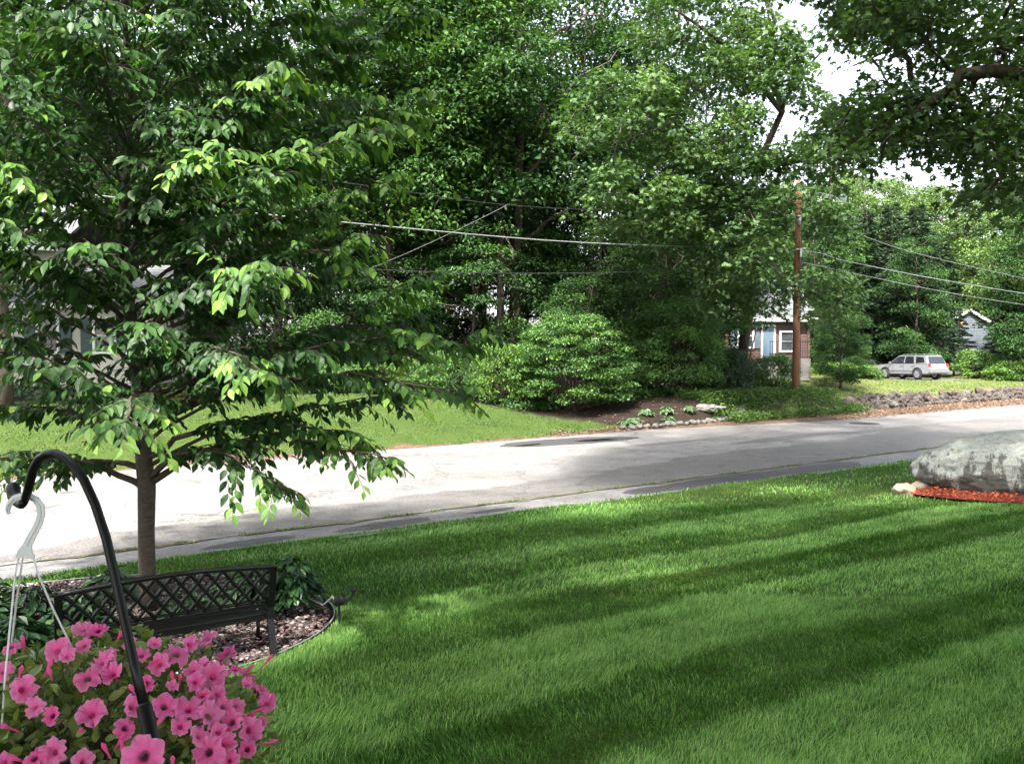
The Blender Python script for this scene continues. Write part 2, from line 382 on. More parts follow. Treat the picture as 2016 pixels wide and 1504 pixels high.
# thin line of debris, moss and grit along the seam
m, n, p, o = new_mat('seam_grit'); t1 = noise(n, 30, 5, .8, geo_pos(n))
r1 = ramp(n, t1.outputs[0], [(.35, (.02, .018, .012)), (.5, (.07, .06, .032)), (.68, (.17, .125, .08))]); lk(n, r1.outputs[0], p.inputs['Base Color']); p.inputs['Roughness'].default_value = .95
M['grit'] = m
strip('seam_debris', -20, 60, lambda s: t_seam(s) - .04, lambda s: t_seam(s) + .05, .006, m, 500, 2, .06)
# ------------------------------------------------------------------ leaf scatter machinery
def unit(a): return a / np.maximum(np.linalg.norm(a, axis=-1, keepdims=True), 1e-9)
T_RHOMB = (np.array([(0, 0, 0), (.45, .27, .06), (1, 0, -.08), (.45, -.27, .06)]), np.array([(0, 2, 1), (0, 3, 2)]))
T_LEAF = (np.array([(0, 0, 0), (.22, .2, .03), (.5, .27, .02), (.8, .15, -.05), (1.05, 0, -.16), (.8, -.15, -.05), (.5, -.27, .02), (.22, -.2, .03), (.5, 0, -.05)]),
          np.array([(0, 8, 1), (1, 8, 2), (2, 8, 3), (3, 8, 4), (4, 8, 5), (5, 8, 6), (6, 8, 7), (7, 8, 0)]))
T_OAK = (np.array([(0, 0, 0), (.25, .12, .02), (.35, .38, -.03), (.5, .13, .02), (.72, .36, -.05), (.78, .1, 0), (1.05, 0, -.12), (.78, -.1, 0), (.72, -.36, -.05), (.5, -.13, .02), (.35, -.38, -.03), (.25, -.12, .02)]),
         np.array([(0, 3, 1), (1, 3, 2), (3, 5, 4), (0, 9, 3), (3, 9, 7), (3, 7, 5), (5, 7, 6), (0, 11, 9), (9, 11, 10), (7, 9, 8)]))
T_BLADE = (np.array([(0, .5, 0), (0, -.5, 0), (.1, .38, .55), (.1, -.38, .55), (.34, 0, 1.0)]), np.array([(0, 1, 3), (0, 3, 2), (2, 3, 4)]))
def scatter(tpl, P, A, N, S, tint, tipdelta=0):
    V0, F0 = tpl; k = len(V0)
    A = unit(A); B = unit(np.cross(N, A)); N = np.cross(A, B)
    S = np.asarray(S).reshape(-1, 1, 1)
    V = P[:, None] + (V0[None, :, 0:1] * A[:, None] + V0[None, :, 1:2] * B[:, None] + V0[None, :, 2:3] * N[:, None]) * S
    F = (F0[None] + (np.arange(len(P)) * k)[:, None, None]).reshape(-1, F0.shape[1])
    return V.reshape(-1, 3), F, np.repeat(np.clip(tint, 0, 1), k)
def join(parts):
    V = []; F = []; T = []; b = 0
    for v, f, t in parts: V.append(v); F.append(f + b); T.append(t); b += len(v)
    return np.concatenate(V), np.concatenate(F), np.concatenate(T)
def clump_leaves(rng, C, R, per, L, tpl=T_RHOMB, flat=.42, upb=.9, droop=.3, base=.45, young=.0, cut=None):
    """leaves spread through flattened clumps; more on their upper, outer side"""
    C = np.asarray(C); n = len(C); R = np.broadcast_to(np.asarray(R, float), (n,))
    cnt = np.maximum(3, (per * (R / R.mean()) ** 2 * rng.uniform(.6, 1.4, n)).astype(int))
    idx = np.repeat(np.arange(n), cnt); m_ = len(idx)
    d = unit(rng.normal(size=(m_, 3))); d[:, 2] = np.where(rng.random(m_) < .72, np.abs(d[:, 2]), d[:, 2])
    rad = (.45 + .6 * rng.random(m_) ** .7)
    # sub-sprays: quantise so that leaves bunch on twigs
    tw = rng.normal(size=(m_, 3)) * .08
    P = C[idx] + d * (rad * R[idx])[:, None] * np.array([1, 1, flat]) + tw * R[idx][:, None]
    P[:, 2] -= droop * R[idx] * rad ** 2 * (1 - np.abs(d[:, 2])) * .5
    if cut is not None:
        kp = ~cut(P); P, d, idx, rad = P[kp], d[kp], idx[kp], rad[kp]; m_ = len(idx)
    N = unit(d * .55 + np.array([0, 0, upb]) + rng.normal(size=(m_, 3)) * .42)
    A = unit(d * np.array([1, 1, .2]) + rng.normal(size=(m_, 3)) * .6 + np.array([0, 0, -droop]))
    ct = rng.uniform(-.24, .24, n)
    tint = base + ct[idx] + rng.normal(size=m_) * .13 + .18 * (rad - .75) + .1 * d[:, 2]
    return scatter(tpl, P, A, N, L * rng.uniform(.65, 1.25, m_), tint)
def limb(mb, rng, a, b, r0, r1, sag=.0, n=5, jit=.06, sides=6):
    a = np.asarray(a, float); b = np.asarray(b, float); Ln = np.linalg.norm(b - a); P = []
    for i in range(n + 1):
        k = i / n; p_ = a + (b - a) * k; p_[2] += sag * Ln * 4 * k * (1 - k)
        if 0 < i < n: p_ = p_ + rng.normal(size=3) * jit * Ln * .5
        P.append(p_)
    mb.tube(P, [r0 + (r1 - r0) * (i / n) for i in range(n + 1)], sides); return P
def tree_mesh(seed, H, R, z0, nclump, per, L, tpl=T_RHOMB, clump=1.3, trunk_r=.22, base=.45, prof=None, lean=(0, 0), nlimb=11, dead=0, fork=.55):
    rng = np.random.default_rng(seed); mb = MB()
    prof = prof or (lambda k: math.sin(math.pi * min(1, .12 + .88 * k) ** .8) ** .6)
    top = np.array([lean[0], lean[1], H * .93])
    tp = []
    for i in range(9):
        k = i / 8; p_ = top * k; p_[:2] += rng.normal(size=2) * .12 * math.sin(math.pi * k) * H / 12; tp.append(p_)
    mb.tube(tp, [trunk_r * (1.25 if i == 0 else 1) * (1 - .85 * i / 8) for i in range(9)], 8)
    def tpos(z):
        k = min(max(z / top[2], 0), .99) * 8; i = int(k); return tp[i] + (tp[i + 1] - tp[i]) * (k - i)
    C = []; RR = []
    for i in range(nclump):
        k = rng.random(); z = z0 + (H - z0) * k
        q = rng.uniform(0, 2 * math.pi); rr = R * prof(k) * (1 - .55 * rng.random() ** 1.7)
        c = tpos(z) * np.array([1, 1, 0]) + np.array([rr * math.cos(q), rr * math.sin(q), z]); C.append(c); RR.append(clump * rng.uniform(.6, 1.3) * (1.15 - .45 * k))
    C = np.array(C)
    limbs = []
    for i in range(nlimb):
        z = z0 * .8 + (H * .8 - z0 * .8) * (i + .3) / nlimb; q = i * 2.4 + rng.uniform(-.4, .4); k = (z - z0) / (H - z0)
        ln = R * prof(min(max(k + .12, .05), .95)) * .8; a = tpos(z)
        b = a + np.array([math.cos(q) * ln, math.sin(q) * ln, ln * .65])
        limbs.append(limb(mb, rng, a, b, trunk_r * .42 * (1 - .5 * k), .03, .06, 6))
    nodes = np.array([p_ for l_ in limbs for p_ in l_[1:]] + [t_ for t_ in tp[3:]])
    for c in C:
        dd = np.linalg.norm(nodes - c, axis=1) + np.maximum(0, nodes[:, 2] - c[2]) * 1.5; a = nodes[dd.argmin()]
        limb(mb, rng, a, c, .035, .012, .04, 3, .08, 4)
    for i in range(dead):
        z = z0 * rng.uniform(.35, 1.0); q = rng.uniform(0, 6.28); ln = rng.uniform(.6, 2.2)
        limb(mb, rng, tpos(z), tpos(z) + np.array([math.cos(q) * ln, math.sin(q) * ln, rng.uniform(-.3, .5)]), .03, .008, .05, 4, .12, 4)
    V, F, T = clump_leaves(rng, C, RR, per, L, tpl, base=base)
    return mb, V, F, T
def tree_obj(name, label, cat, loc, mb, V, F, T, lm, bm_, group=None, rz=0):
    t = thing(name, label, cat, loc, rz, group)
    mb.obj('trunk', bm_, t, True)
    link('crown', mesh_np('crown', V, F, T), lm, t)
    return t
# ------------------------------------------------------------------ woodland across the road
def gz(x, y): return float(hgt(x, y))
def place(px, Y): x = (px - 1008) / FPX * Y; return (x, Y, gz(x, Y) - .1)
LONG = lambda k: .55 + .45 * math.sin(math.pi * (k ** .8))
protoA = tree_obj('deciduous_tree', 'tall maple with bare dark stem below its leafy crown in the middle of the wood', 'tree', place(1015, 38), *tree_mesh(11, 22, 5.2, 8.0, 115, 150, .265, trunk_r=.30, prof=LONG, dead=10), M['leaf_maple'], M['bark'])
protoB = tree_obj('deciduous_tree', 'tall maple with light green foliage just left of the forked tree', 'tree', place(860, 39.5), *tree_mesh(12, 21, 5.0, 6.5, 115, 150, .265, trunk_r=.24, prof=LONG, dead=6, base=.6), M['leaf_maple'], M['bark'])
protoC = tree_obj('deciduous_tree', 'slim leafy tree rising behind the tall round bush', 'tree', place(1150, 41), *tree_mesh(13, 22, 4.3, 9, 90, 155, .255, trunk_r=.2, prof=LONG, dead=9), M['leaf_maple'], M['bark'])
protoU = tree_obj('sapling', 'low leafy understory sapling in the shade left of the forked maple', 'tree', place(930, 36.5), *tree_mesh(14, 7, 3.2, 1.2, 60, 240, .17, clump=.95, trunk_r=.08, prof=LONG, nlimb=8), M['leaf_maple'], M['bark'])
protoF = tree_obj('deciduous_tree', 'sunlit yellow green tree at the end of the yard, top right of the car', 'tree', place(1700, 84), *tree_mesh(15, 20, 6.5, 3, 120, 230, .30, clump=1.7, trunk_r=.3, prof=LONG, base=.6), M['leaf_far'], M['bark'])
# bright flank on the left of the forked maple
lab = 'dim leafy tree standing deeper in the wood across the road'; grp = 'trees deep in the wood across the road'
rr = random.Random(3)
front = [(545, 36, protoB, .9, 'maple with a pale straight trunk left of the wood, seen through the cherry leaves'),
         (690, 40, protoC, .95, 'dense green tree between the pale trunk and the light green maple'),
         (775, 37, protoC, .88, 'slender tree with fine foliage at the left edge of the open wood'),
         (1085, 43, protoC, .95, 'tree whose dark stem stands just right of the forked maple'),
         (1290, 43, protoA, 1.0, 'tall tree filling the wood behind the feathery dark shrub'),
         (1385, 46, protoC, .8, 'dark stemmed tree close to the left end of the red brown house'),
         (1255, 50, protoB, .78, 'shorter tree standing behind the slim one above the round bush')]
for px, Y, pr, s_, lb in front: dup(pr, place(px, Y), rr.uniform(0, 6.28), s_, lb)
for i, (px, Y) in enumerate([(-60, 48), (60, 50), (170, 47), (300, 46), (420, 42), (480, 52), (620, 50), (740, 53), (850, 52), (950, 50), (1030, 55), (1330, 58), (1460, 60), (1560, 62), (-20, 64), (140, 66), (330, 62), (560, 66), (700, 70), (880, 68), (1000, 72), (1160, 74), (1290, 76), (1420, 78)]):
    pr = (protoA, protoB, protoC)[i % 3]
    dup(pr, place(px, Y), rr.uniform(0, 6.28), (rr.uniform(.85, 1.02),) * 2 + (rr.uniform(.5, .68) if 1090 < px < 1330 else rr.uniform(.6, .75) if px >= 1330 else rr.uniform(.85, 1.08),), lab, grp)
ulab = 'low leafy sapling in the shade of the wood across the road'; ugrp = 'saplings under the wood across the road'
for px, Y, s_ in [(1075, 40, .8), (1150, 36, .7), (1235, 37, .9), (1310, 38, 1.0), (860, 38.5, .75), (780, 38, .7), (700, 37, .8), (620, 38, 1), (520, 37, .85), (1390, 39, .8), (1010, 41, 1.2), (1180, 42, 1.25), (900, 44, 1.2), (1300, 46, 1.2), (760, 44, 1.2), (640, 45, 1.1), (440, 42, .9), (340, 44, 1), (1040, 48, 1.3), (1400, 52, 1.2)]:
    dup(protoU, place(px, Y), rr.uniform(0, 6.28), s_, ulab, ugrp)
flab = 'yellow green tree in the sunlit row beyond the yard'; fgrp = 'sunlit trees beyond the yard on the right'
for px, Y, s_ in [(1620, 80, .9), (1790, 90, .98), (1880, 86, .93), (1970, 82, .9), (2060, 88, 1.0), (2150, 80, 1), (1740, 100, 1.1), (1840, 104, 1.12), (1940, 102, 1.1), (1640, 98, 1.1), (1540, 88, .95), (2050, 66, .75), (2120, 62, .8)]:
    dup(protoF, place(px, Y), rr.uniform(0, 6.28), (s_, s_, s_ * rr.uniform(.92, 1.05)), flab, fgrp)
# pines and dark maples behind the car
def conifer(seed, H, R, z0, n, per, L):
    rng = np.random.default_rng(seed); mb = MB(); mb.tube([(0, 0, 0), (.05, 0, H * .5), (0, .05, H * .98)], [.2, .13, .02], 7)
    parts = []; P_ = []; N_ = []; A_ = []; T_l = []
    for i in range(n):
        k = i / n; z = z0 + (H - z0) * k; q = i * 2.39996 + rng.uniform(-.2, .2); ln = R * (1 - k) ** .8 * rng.uniform(.7, 1.1) + .25
        d = np.array([math.cos(q), math.sin(q), -.12]); a = np.array([0, 0, z]); b = a + d * ln
        mb.tube([a, (a + b) / 2 + np.array([0, 0, .06 * ln]), b], [.03, .02, .006], 4)
        m_ = int(per * ln); u = rng.random(m_) ** .7; side = rng.normal(size=m_) * .26 * ln * (1.1 - u)
        p_ = a + (b - a) * u[:, None] + np.array([-d[1], d[0], 0]) * side[:, None]; p_[:, 2] += rng.normal(size=m_) * .07 - np.abs(side) * .25 + .05
        dirv = d[None] * 1.0 + np.array([-d[1], d[0], 0]) * (np.sign(side) * .8)[:, None] + rng.normal(size=(m_, 3)) * .25
        P_.append(p_); A_.append(dirv); N_.append(np.array([0, 0, 1.]) + rng.normal(size=(m_, 3)) * .35); T_l.append(.45 + rng.normal(size=m_) * .18 + .25 * (u - .5))
    P_, A_, N_, T_l = map(np.concatenate, (P_, A_, N_, T_l))
    tpl = (T_RHOMB[0] * np.array([1, .45, 1]), T_RHOMB[1])
    return (mb, *scatter(tpl, P_, A_, N_, L * rng.uniform(.7, 1.3, len(P_)), T_l))
protoP = tree_obj('pine_tree', 'dark pine standing directly behind the silver car', 'tree', place(1800, 67), *conifer(21, 14, 3.6, 1.6, 90, 95, .42), M['needle'], M['bark'])
for px, Y, s_, lb in [(1700, 68, .98, 'dark pine left of the silver car where the yard meets the wood'), (1750, 74, 1.1, 'tall dark pine between the car and the yellow green trees'),
                      (1985, 63, .62, 'small spreading pine right of the car below the grey house'), (1660, 76, 1.1, 'pine in deep shade behind the right end of the red brown house'),
                      (1850, 80, .95, 'pine close to the left wall of the grey house'), (1878, 69, .50, 'young pine before the grey house, its boughs across the left wall')]:
    dup(protoP, place(px, Y), rr.uniform(0, 6), s_, lb)
mm = tree_mesh(31, 15, 3.6, 1.6, 100, 220, .24, clump=1.15, trunk_r=.2, prof=LONG)
protoD = tree_obj('deciduous_tree', 'layered green maple between the utility pole and the silver car', 'tree', place(1800, 63), *mm, M['leaf_maple'], M['bark'])
protoD.scale = (.7, .7, .72)
dup(protoD, place(1655, 52), 2, (.42, .42, .36), 'small leafy tree at the right corner of the red brown house')
dup(protoD, place(1655, 41), 1, (.34, .34, .33), 'slender leafy tree right of the utility pole, screening the house corner')
dup(protoB, (-20.5, 25.5, .2), 3, (1.1, 1.1, .8), 'leafy tree added at the far left to shade the cream house, its crown mostly outside the frame')  # this tree and the next are added to shade the cream house
dup(protoA, (-15.5, 25.0, .2), 1, (.8, .8, .85), 'leafy tree added behind the crown of the cherry tree to shade the cream house')
dup(protoD, place(1600, 56), 4, (.6, .6, .75), 'leafy tree just behind the right corner of the red brown house')
dup(protoD, place(2040, 57), 1, (.8, .8, .82), 'broad leafy tree at the right edge overhanging the grey house')
# shrub meshes
def shrub(seed, w, d, h, n, per, L, clump, base=.5, flat=.45, tpl=T_RHOMB, upb=.9, layered=False, droop=.3, zb=.12):
    rng = np.random.default_rng(seed); mb = MB(); C = []; RR = []
    for i in range(n):
        q = rng.uniform(0, 6.283); v = rng.uniform(-.25, 1) ; z = h * (zb + (1 - zb) * (v + .25) / 1.25)
        k = math.sqrt(max(0, 1 - ((z / h - .42) / .6) ** 2)); rad = k * (1 - .35 * rng.random() ** 1.5)
        c = np.array([math.cos(q) * w / 2 * rad, math.sin(q) * d / 2 * rad, z]); C.append(c); RR.append(clump * rng.uniform(.7, 1.25))
        if i % 3 == 0: limb(mb, rng, rng.normal(size=3) * np.array([.12, .12, 0]), c, .03, .008, .05, 4, .1, 4)
    V, F, T = clump_leaves(rng, C, RR, per, L, tpl, flat, upb, droop, base)
    return mb, V, F, T
def shrub_obj(name, label, cat, loc, sh, lm, group=None, rz=0):
    t = thing(name, label, cat, loc, rz, group); sh[0].obj('stem', M['bark'], t, True)
    link('foliage', mesh_np('foliage', *sh[1:]), lm, t); return t
g = G(1125, 824); print('bush', g, st(g.x, g.y))
bush_y = g.y + 1.6
k_ = bush_y / 1620
shrub_obj('burning_bush', 'large rounded green bush with tiered sprays at the corner of the far lawn', 'bush', (at(1128, 800, bush_y).x, bush_y, gz(at(1128, 800, bush_y).x, bush_y) - .05),
          shrub(41, 222 * k_, 3.6, (840 - 652) * k_, 230, 150, .105, .40, .55, .22, upb=1.3, droop=.15), M['leaf_bush'])
def put_shrub(name, label, cat, px0, px1, ytop, Y, seed, lm, clump=.4, L=.1, n=150, per=130, base=.5, depth=None, flat=.5, upb=.8):
    cx = (px0 + px1) / 2; w = (px1 - px0) / FPX * Y; x = (cx - 1008) / FPX * Y; zg = gz(x, Y)
    h = at(cx, ytop, Y).z - zg
    return shrub_obj(name, label, cat, (x, Y, zg - .05), shrub(seed, w, depth or w, h, n, per, L, clump, base, flat, upb=upb), lm)
put_shrub('shrub', 'lighter green bushy shrub directly left of the large rounded bush', 'bush', 935, 1050, 680, 32.5, 42, M['leaf_lime'], .38, .09, 120)
put_shrub('shrub', 'dense mid green shrub at the back of the far lawn, behind the reaching cherry twigs', 'bush', 815, 965, 697, 33.5, 43, M['leaf_bush'], .42, .09, 150, base=.42)
put_shrub('shrub', 'bright green shrub at the back of the far lawn, half hidden by the cherry tree', 'bush', 690, 850, 705, 34, 44, M['leaf_lime'], .42, .1, 140, base=.4)
put_shrub('shrub', 'low dark shrub at the back of the far lawn beside the cherry trunk side', 'bush', 560, 720, 725, 34.5, 45, M['leaf_bush'], .42, .1, 120)
put_shrub('large_shrub', 'tall feathery dark green shrub right of the large rounded bush', 'bush', 1215, 1420, 592, 35.5, 46, M['leaf_bush'], .5, .1, 240, 150, .5, 4.0, .6)
put_shrub('large_shrub', 'dark shrub filling the gap before the leaning trunk at the red brown house', 'bush', 1370, 1475, 690, 36, 47, M['leaf_dark'], .4, .1, 120, 150, .6, 2.4)
put_shrub('shrub', 'leafy shrub left of the foot of the utility pole', 'bush', 1478, 1568, 700, 37.2, 48, M['leaf_bush'], .35, .09, 90, 110, .35, 1.8)
for i, (a, b, yt, Y, lb) in enumerate([(1600, 1680, 715, 50, 'low light green plant along the red brown house, left one'), (1660, 1730, 722, 54, 'low light green plant at the left of the car'),
                                (1880, 1960, 690, 60, 'leafy green bush at the rear bumper of the car'), (1950, 2040, 712, 57, 'bright low bush at the right edge of the yard')]):
    put_shrub('shrub', lb, 'bush', a, b, yt, Y, 50 + i, M['leaf_lime'], .4, .16, 70, 90, .45, 2.0)
for i, (a, b, yt, Y, lb) in enumerate([(130, 235, 770, 30.5, 'yellow leaved low shrub by the cream house, left of the cherry trunk'), (305, 355, 768, 30.5, 'yellow leaved low shrub by the cream house, right of the cherry trunk')]):
    put_shrub('golden_shrub', lb, 'bush', a, b, yt, Y, 60 + i, M['leaf_yellow'], .25, .08, 60, 90, .45, 1.0)
# vegetation on the bank below the pole
rng = np.random.default_rng(5)
def bank_plants(n, fn, L, lm, name, base, hmin, hmax):
    P = []
    while len(P) < n:
        s, t = fn(rng); x, y = xy(s, t); P.append((x, y, gz(x, y)))
    P = np.array(P); per = 7; idx = np.repeat(np.arange(n), per); m_ = len(idx)
    Q = P[idx] + rng.normal(size=(m_, 3)) * np.array([.14, .14, 0]); Q[:, 2] += rng.uniform(hmin, hmax, m_)
    V, F, T = scatter(T_RHOMB, Q, rng.normal(size=(m_, 3)) * np.array([1, 1, .5]) + np.array([0, 0, .2]), np.array([0, 0, 1.]) + rng.normal(size=(m_, 3)) * .5, L * rng.uniform(.6, 1.3, m_), base + rng.normal(size=m_) * .2)
    tag(link(name, mesh_np(name, V, F, T), lm), kind='stuff')
bank_plants(2600, lambda r: (r.uniform(25.5, 34.5), r.uniform(19.6, 23)), .11, M['leaf_lime'], 'bank_weeds', .40, .02, .36)
bank_plants(4200, lambda r: (lambda s_: (s_, r.uniform(24.6 - .14 * (s_ - 18.5), 30)))(r.uniform(18.5, 31)), .13, M['leaf_bush'], 'woodland_undergrowth', .35, .02, .3)
bank_plants(4000, lambda r: (r.uniform(-25, 40), r.uniform(31, 42)), .2, M['leaf_dark'], 'woodland_undergrowth', .5, .02, .5)
# fallen leaves along the far edge
def litter(n, fn, name, L=.09):
    P = []
    for _ in range(n):
        s, t = fn(rng); x, y = xy(s, t); P.append((x, y, max(gz(x, y), 0) + .02))
    P = np.array(P); V, F, T = scatter(T_RHOMB, P, rng.normal(size=(n, 3)) * np.array([1, 1, .2]), np.array([0, 0, 1.]) + rng.normal(size=(n, 3)) * .35, L * rng.uniform(.6, 1.4, n), rng.random(n))
    tag(link(name, mesh_np(name, V, F, T), M['litter']), kind='stuff')
M['litter'] = leaf_mat('dead_leaf', [(0, (.05, .03, .02)), (.5, (.14, .085, .055)), (1, (.32, .22, .15))], .7, .1, (1, .9, .8))
litter(7000, lambda r: (r.uniform(30, 62), r.uniform(18.6, 20.7) if r.random() < .8 else r.uniform(18.2, 19.2)), 'leaf_litter')
litter(1600, lambda r: (r.uniform(17, 31), r.normal() * .18 + float(t_far(24)) + .9), 'leaf_litter')
litter(1200, lambda r: (r.uniform(-10, 20), float(t_far(0)) + .15 + r.normal() * .16), 'leaf_litter', .05)
litter(900, lambda r: (r.uniform(20, 31), r.uniform(21, 26)), 'leaf_litter', .08)
# two-dimensional region crowns: the oak that hangs over the road
def inpoly(x, y, poly):
    c = False; j = len(poly) - 1
    for i in range(len(poly)):
        if (poly[i][1] > y) != (poly[j][1] > y) and x < (poly[j][0] - poly[i][0]) * (y - poly[i][1]) / (poly[j][1] - poly[i][1]) + poly[i][0]: c = not c
        j = i
    return c
def region_clumps(seed, n, poly, holes, y0, y1):
    r = random.Random(seed); out = []; xs = [p_[0] for p_ in poly]; ys = [p_[1] for p_ in poly]
    while len(out) < n:
        px, py = r.uniform(min(xs), max(xs)), r.uniform(min(ys), max(ys))
        if inpoly(px, py, poly) and not any(inpoly(px, py, h) for h in holes): out.append(np.array(at(px, py, r.uniform(y0, y1))))
    return out
def custom_tree(name, label, base, spine, limbs, clumps, R, per, L, tpl, lm, bark, seed, tr, tint=.5, upb=.9, flat=.55, rscale=1.0, cut=None):
    rng = np.random.default_rng(seed); mb = MB(); base = np.array(base, float)
    nodes = []
    sp = [np.array(p_, float) - base for p_ in spine]
    mb.tube(sp, [tr * (1 - .8 * i / (len(sp) - 1)) for i in range(len(sp))], 10); nodes += sp[1:]
    for pts, ra, rb in limbs:
        q = [np.array(p_, float) - base for p_ in pts]; fine = []
        for i in range(len(q) - 1):
            for k in range(3): fine.append(q[i] + (q[i + 1] - q[i]) * k / 3 + rng.normal(size=3) * .03)
        fine.append(q[-1]); mb.tube(fine, [ra + (rb - ra) * i / (len(fine) - 1) for i in range(len(fine))], 8); nodes += fine[1:]
    C = np.array(clumps) - base; nd = np.array(nodes)
    order = np.argsort(np.min(np.linalg.norm(C[:, None] - nd[None], axis=2), axis=1)); lst = list(nodes)
    for i in order:
        c = C[i]; arr = np.array(lst); a = arr[np.linalg.norm(arr - c, axis=1).argmin()]
        P = limb(mb, rng, a, c, .028 * rscale, .01 * rscale, .03, 3, .08, 4); lst += P[1:]
    V, F, T = clump_leaves(rng, C, np.asarray(R) * rng.uniform(.7, 1.3, len(C)), per, L, tpl, flat, upb, .3, tint, cut=(lambda P: cut(P + base)) if cut else None)
    t = thing(name, label, 'tree', tuple(base)); mb.obj('trunk', bark, t, True)
    link('crown', mesh_np('crown', V, F, T), lm, t); return t
def pole_gap(P):                                     # leaves keep clear of the cleared strip before the pole
    qx, qy, qd = proj(P); return (np.abs(qx - 1569) < 15) & (qy > 372) & (np.sin(P[:, 2] * 40) < .8)
polyO = [(1090, 260), (1150, 190), (1230, 120), (1290, -90), (1790, -90), (1780, 70), (1690, 110), (1640, 130), (1600, 200), (1700, 250), (1790, 265), (1790, 300), (1700, 330), (1660, 400), (1640, 470), (1690, 560), (1700, 640), (1640, 660), (1600, 600), (1480, 570), (1430, 590), (1420, 520), (1330, 480), (1200, 470), (1130, 440), (1150, 380), (1090, 330)]
hO = [[(1340, 180), (1400, 180), (1400, 260), (1340, 260)], [(1480, 200), (1530, 200), (1530, 250), (1480, 250)], [(1560, 380), (1590, 380), (1590, 660), (1560, 660)]]
gb = place(1452, 38)
custom_tree('oak_tree', 'big oak whose grey green crown hangs over the road around the utility pole', gb,
            [gb, at(1470, 640, 38), at(1485, 560, 37.5), at(1470, 450, 37), at(1490, 330, 36), at(1540, 220, 34.5), at(1515, 120, 33.6), at(1525, 40, 33), at(1480, -60, 32)],
            [([at(1470, 450, 37), at(1420, 300, 34), at(1330, 240, 31.5), at(1230, 280, 30)], .13, .03), ([at(1490, 330, 36), at(1600, 310, 33), at(1700, 275, 30.5), at(1790, 260, 29.5)], .15, .05),
             ([at(1540, 220, 34.5), at(1440, 100, 32), at(1330, 20, 30)], .12, .04), ([at(1485, 500, 37), at(1560, 560, 34), at(1650, 600, 32)], .08, .02), ([at(1540, 220, 34.5), at(1560, 160, 33), at(1620, 100, 31)], .1, .03)],
            region_clumps(71, 290, polyO, hO, 28.5, 33.5) + region_clumps(79, 16, [(1370, 535), (1560, 535), (1600, 625), (1500, 628), (1400, 625)], [], 31, 35) + region_clumps(80, 10, [(1530, 545), (1620, 560), (1630, 640), (1585, 625)], [], 31, 34), .78, 95, .25, T_OAK, M['leaf_oak'], M['bark'], 72, .26, .55, cut=pole_gap)
polyM = [(700, -60), (1060, -60), (1060, 100), (990, 250), (950, 400), (900, 470), (800, 480), (770, 380), (790, 260), (760, 100)]
gb = place(985, 37)
custom_tree('maple_tree', 'maple with bright leafy boughs reaching left across the middle of the wood', gb,
            [gb, at(985, 560, 37), at(985, 430, 37), at(970, 300, 36.6), at(985, 150, 36), at(950, -80, 35)],
            [([at(985, 430, 37), at(910, 380, 35.5), at(820, 400, 34.5)], .09, .02), ([at(970, 300, 36.5), at(900, 200, 35), at(800, 130, 34)], .1, .02), ([at(985, 200, 36), at(900, 60, 35), at(760, 10, 34)], .08, .02)],
            region_clumps(73, 190, polyM, [], 33.5, 37), .95, 130, .24, T_RHOMB, M['leaf_maple'], M['bark'], 74, .19, .72)
# near oak at the right: trunk outside the frame, boughs across the top right corner
gb = (13.2, 13.5, gz(13.2, 13.5) - .1)
polyR = [(1640, -60), (2120, -60), (2120, 470), (1990, 440), (1900, 380), (1940, 320), (1880, 250), (1880, 150), (1810, 125), (1700, 105), (1640, 60)]
polyR2 = [(1600, 330), (1660, 210), (1760, 195), (1900, 230), (1930, 310), (1800, 315), (1680, 340)]
cl = region_clumps(75, 185, polyR, [[(1790, 90), (1870, 90), (1870, 150), (1790, 150)]], 12.5, 17) + region_clumps(76, 50, polyR2, [], 12.8, 15) + region_clumps(78, 9, [(1700, 110), (1900, 110), (1900, 220), (1760, 200)], [], 13, 16); NV = len(cl)
r = random.Random(8); k = 0
while k < 560:                                      # the part of the crown over the lawn, above the frame
    p_ = np.array([r.uniform(-1.5, 18), r.uniform(-1, 27), r.uniform(8.5, 18)])
    if p_[0] < .12 * p_[1] - 1.5 or ((p_[0] - 8) / 11) ** 2 + ((p_[1] - 13) / 15) ** 2 + ((p_[2] - 10) / 9) ** 2 > 1: continue
    qx, qy, qd = proj(p_)
    if qy > -95 and -60 < qx < 2080: continue
    cl.append(p_); k += 1
# unseen leaf clumps added along the sun's path to shade the road's right half
polyS = [(1180, 905), (1290, 868), (1450, 856), (1640, 832), (1850, 800), (1850, 850), (1790, 885), (1500, 925), (1300, 945), (1150, 950)]
k = 0; tries = 0
while k < 330 and tries < 90000:
    tries += 1
    px, py = r.uniform(1150, 1850), r.uniform(800, 950)
    if not inpoly(px, py, polyS): continue
    ry = ray(px, py); t_ = -CAMH / ry.z; gp_ = np.array([ry.x * t_, ry.y * t_, 0]); h_ = r.uniform(9.5, 20)
    p_ = gp_ + np.array(to_sun) * (h_ / to_sun.z); qx, qy, qd = proj(p_)
    if qy > -1.15 * FPX / qd: continue
    cl.append(p_); k += 1
k = 0
while k < 300:                                      # unseen clumps added sunward of the mid lawn to shade it
    gp_ = np.array([r.uniform(-.8, 10), r.uniform(6.0, 13.5), 0]); p_ = gp_ + np.array(to_sun) * (r.uniform(10, 17) / to_sun.z); qx, qy, qd = proj(p_)
    if qd > 0 and qy > -1.15 * FPX / max(qd, 1): continue
    cl.append(p_); k += 1
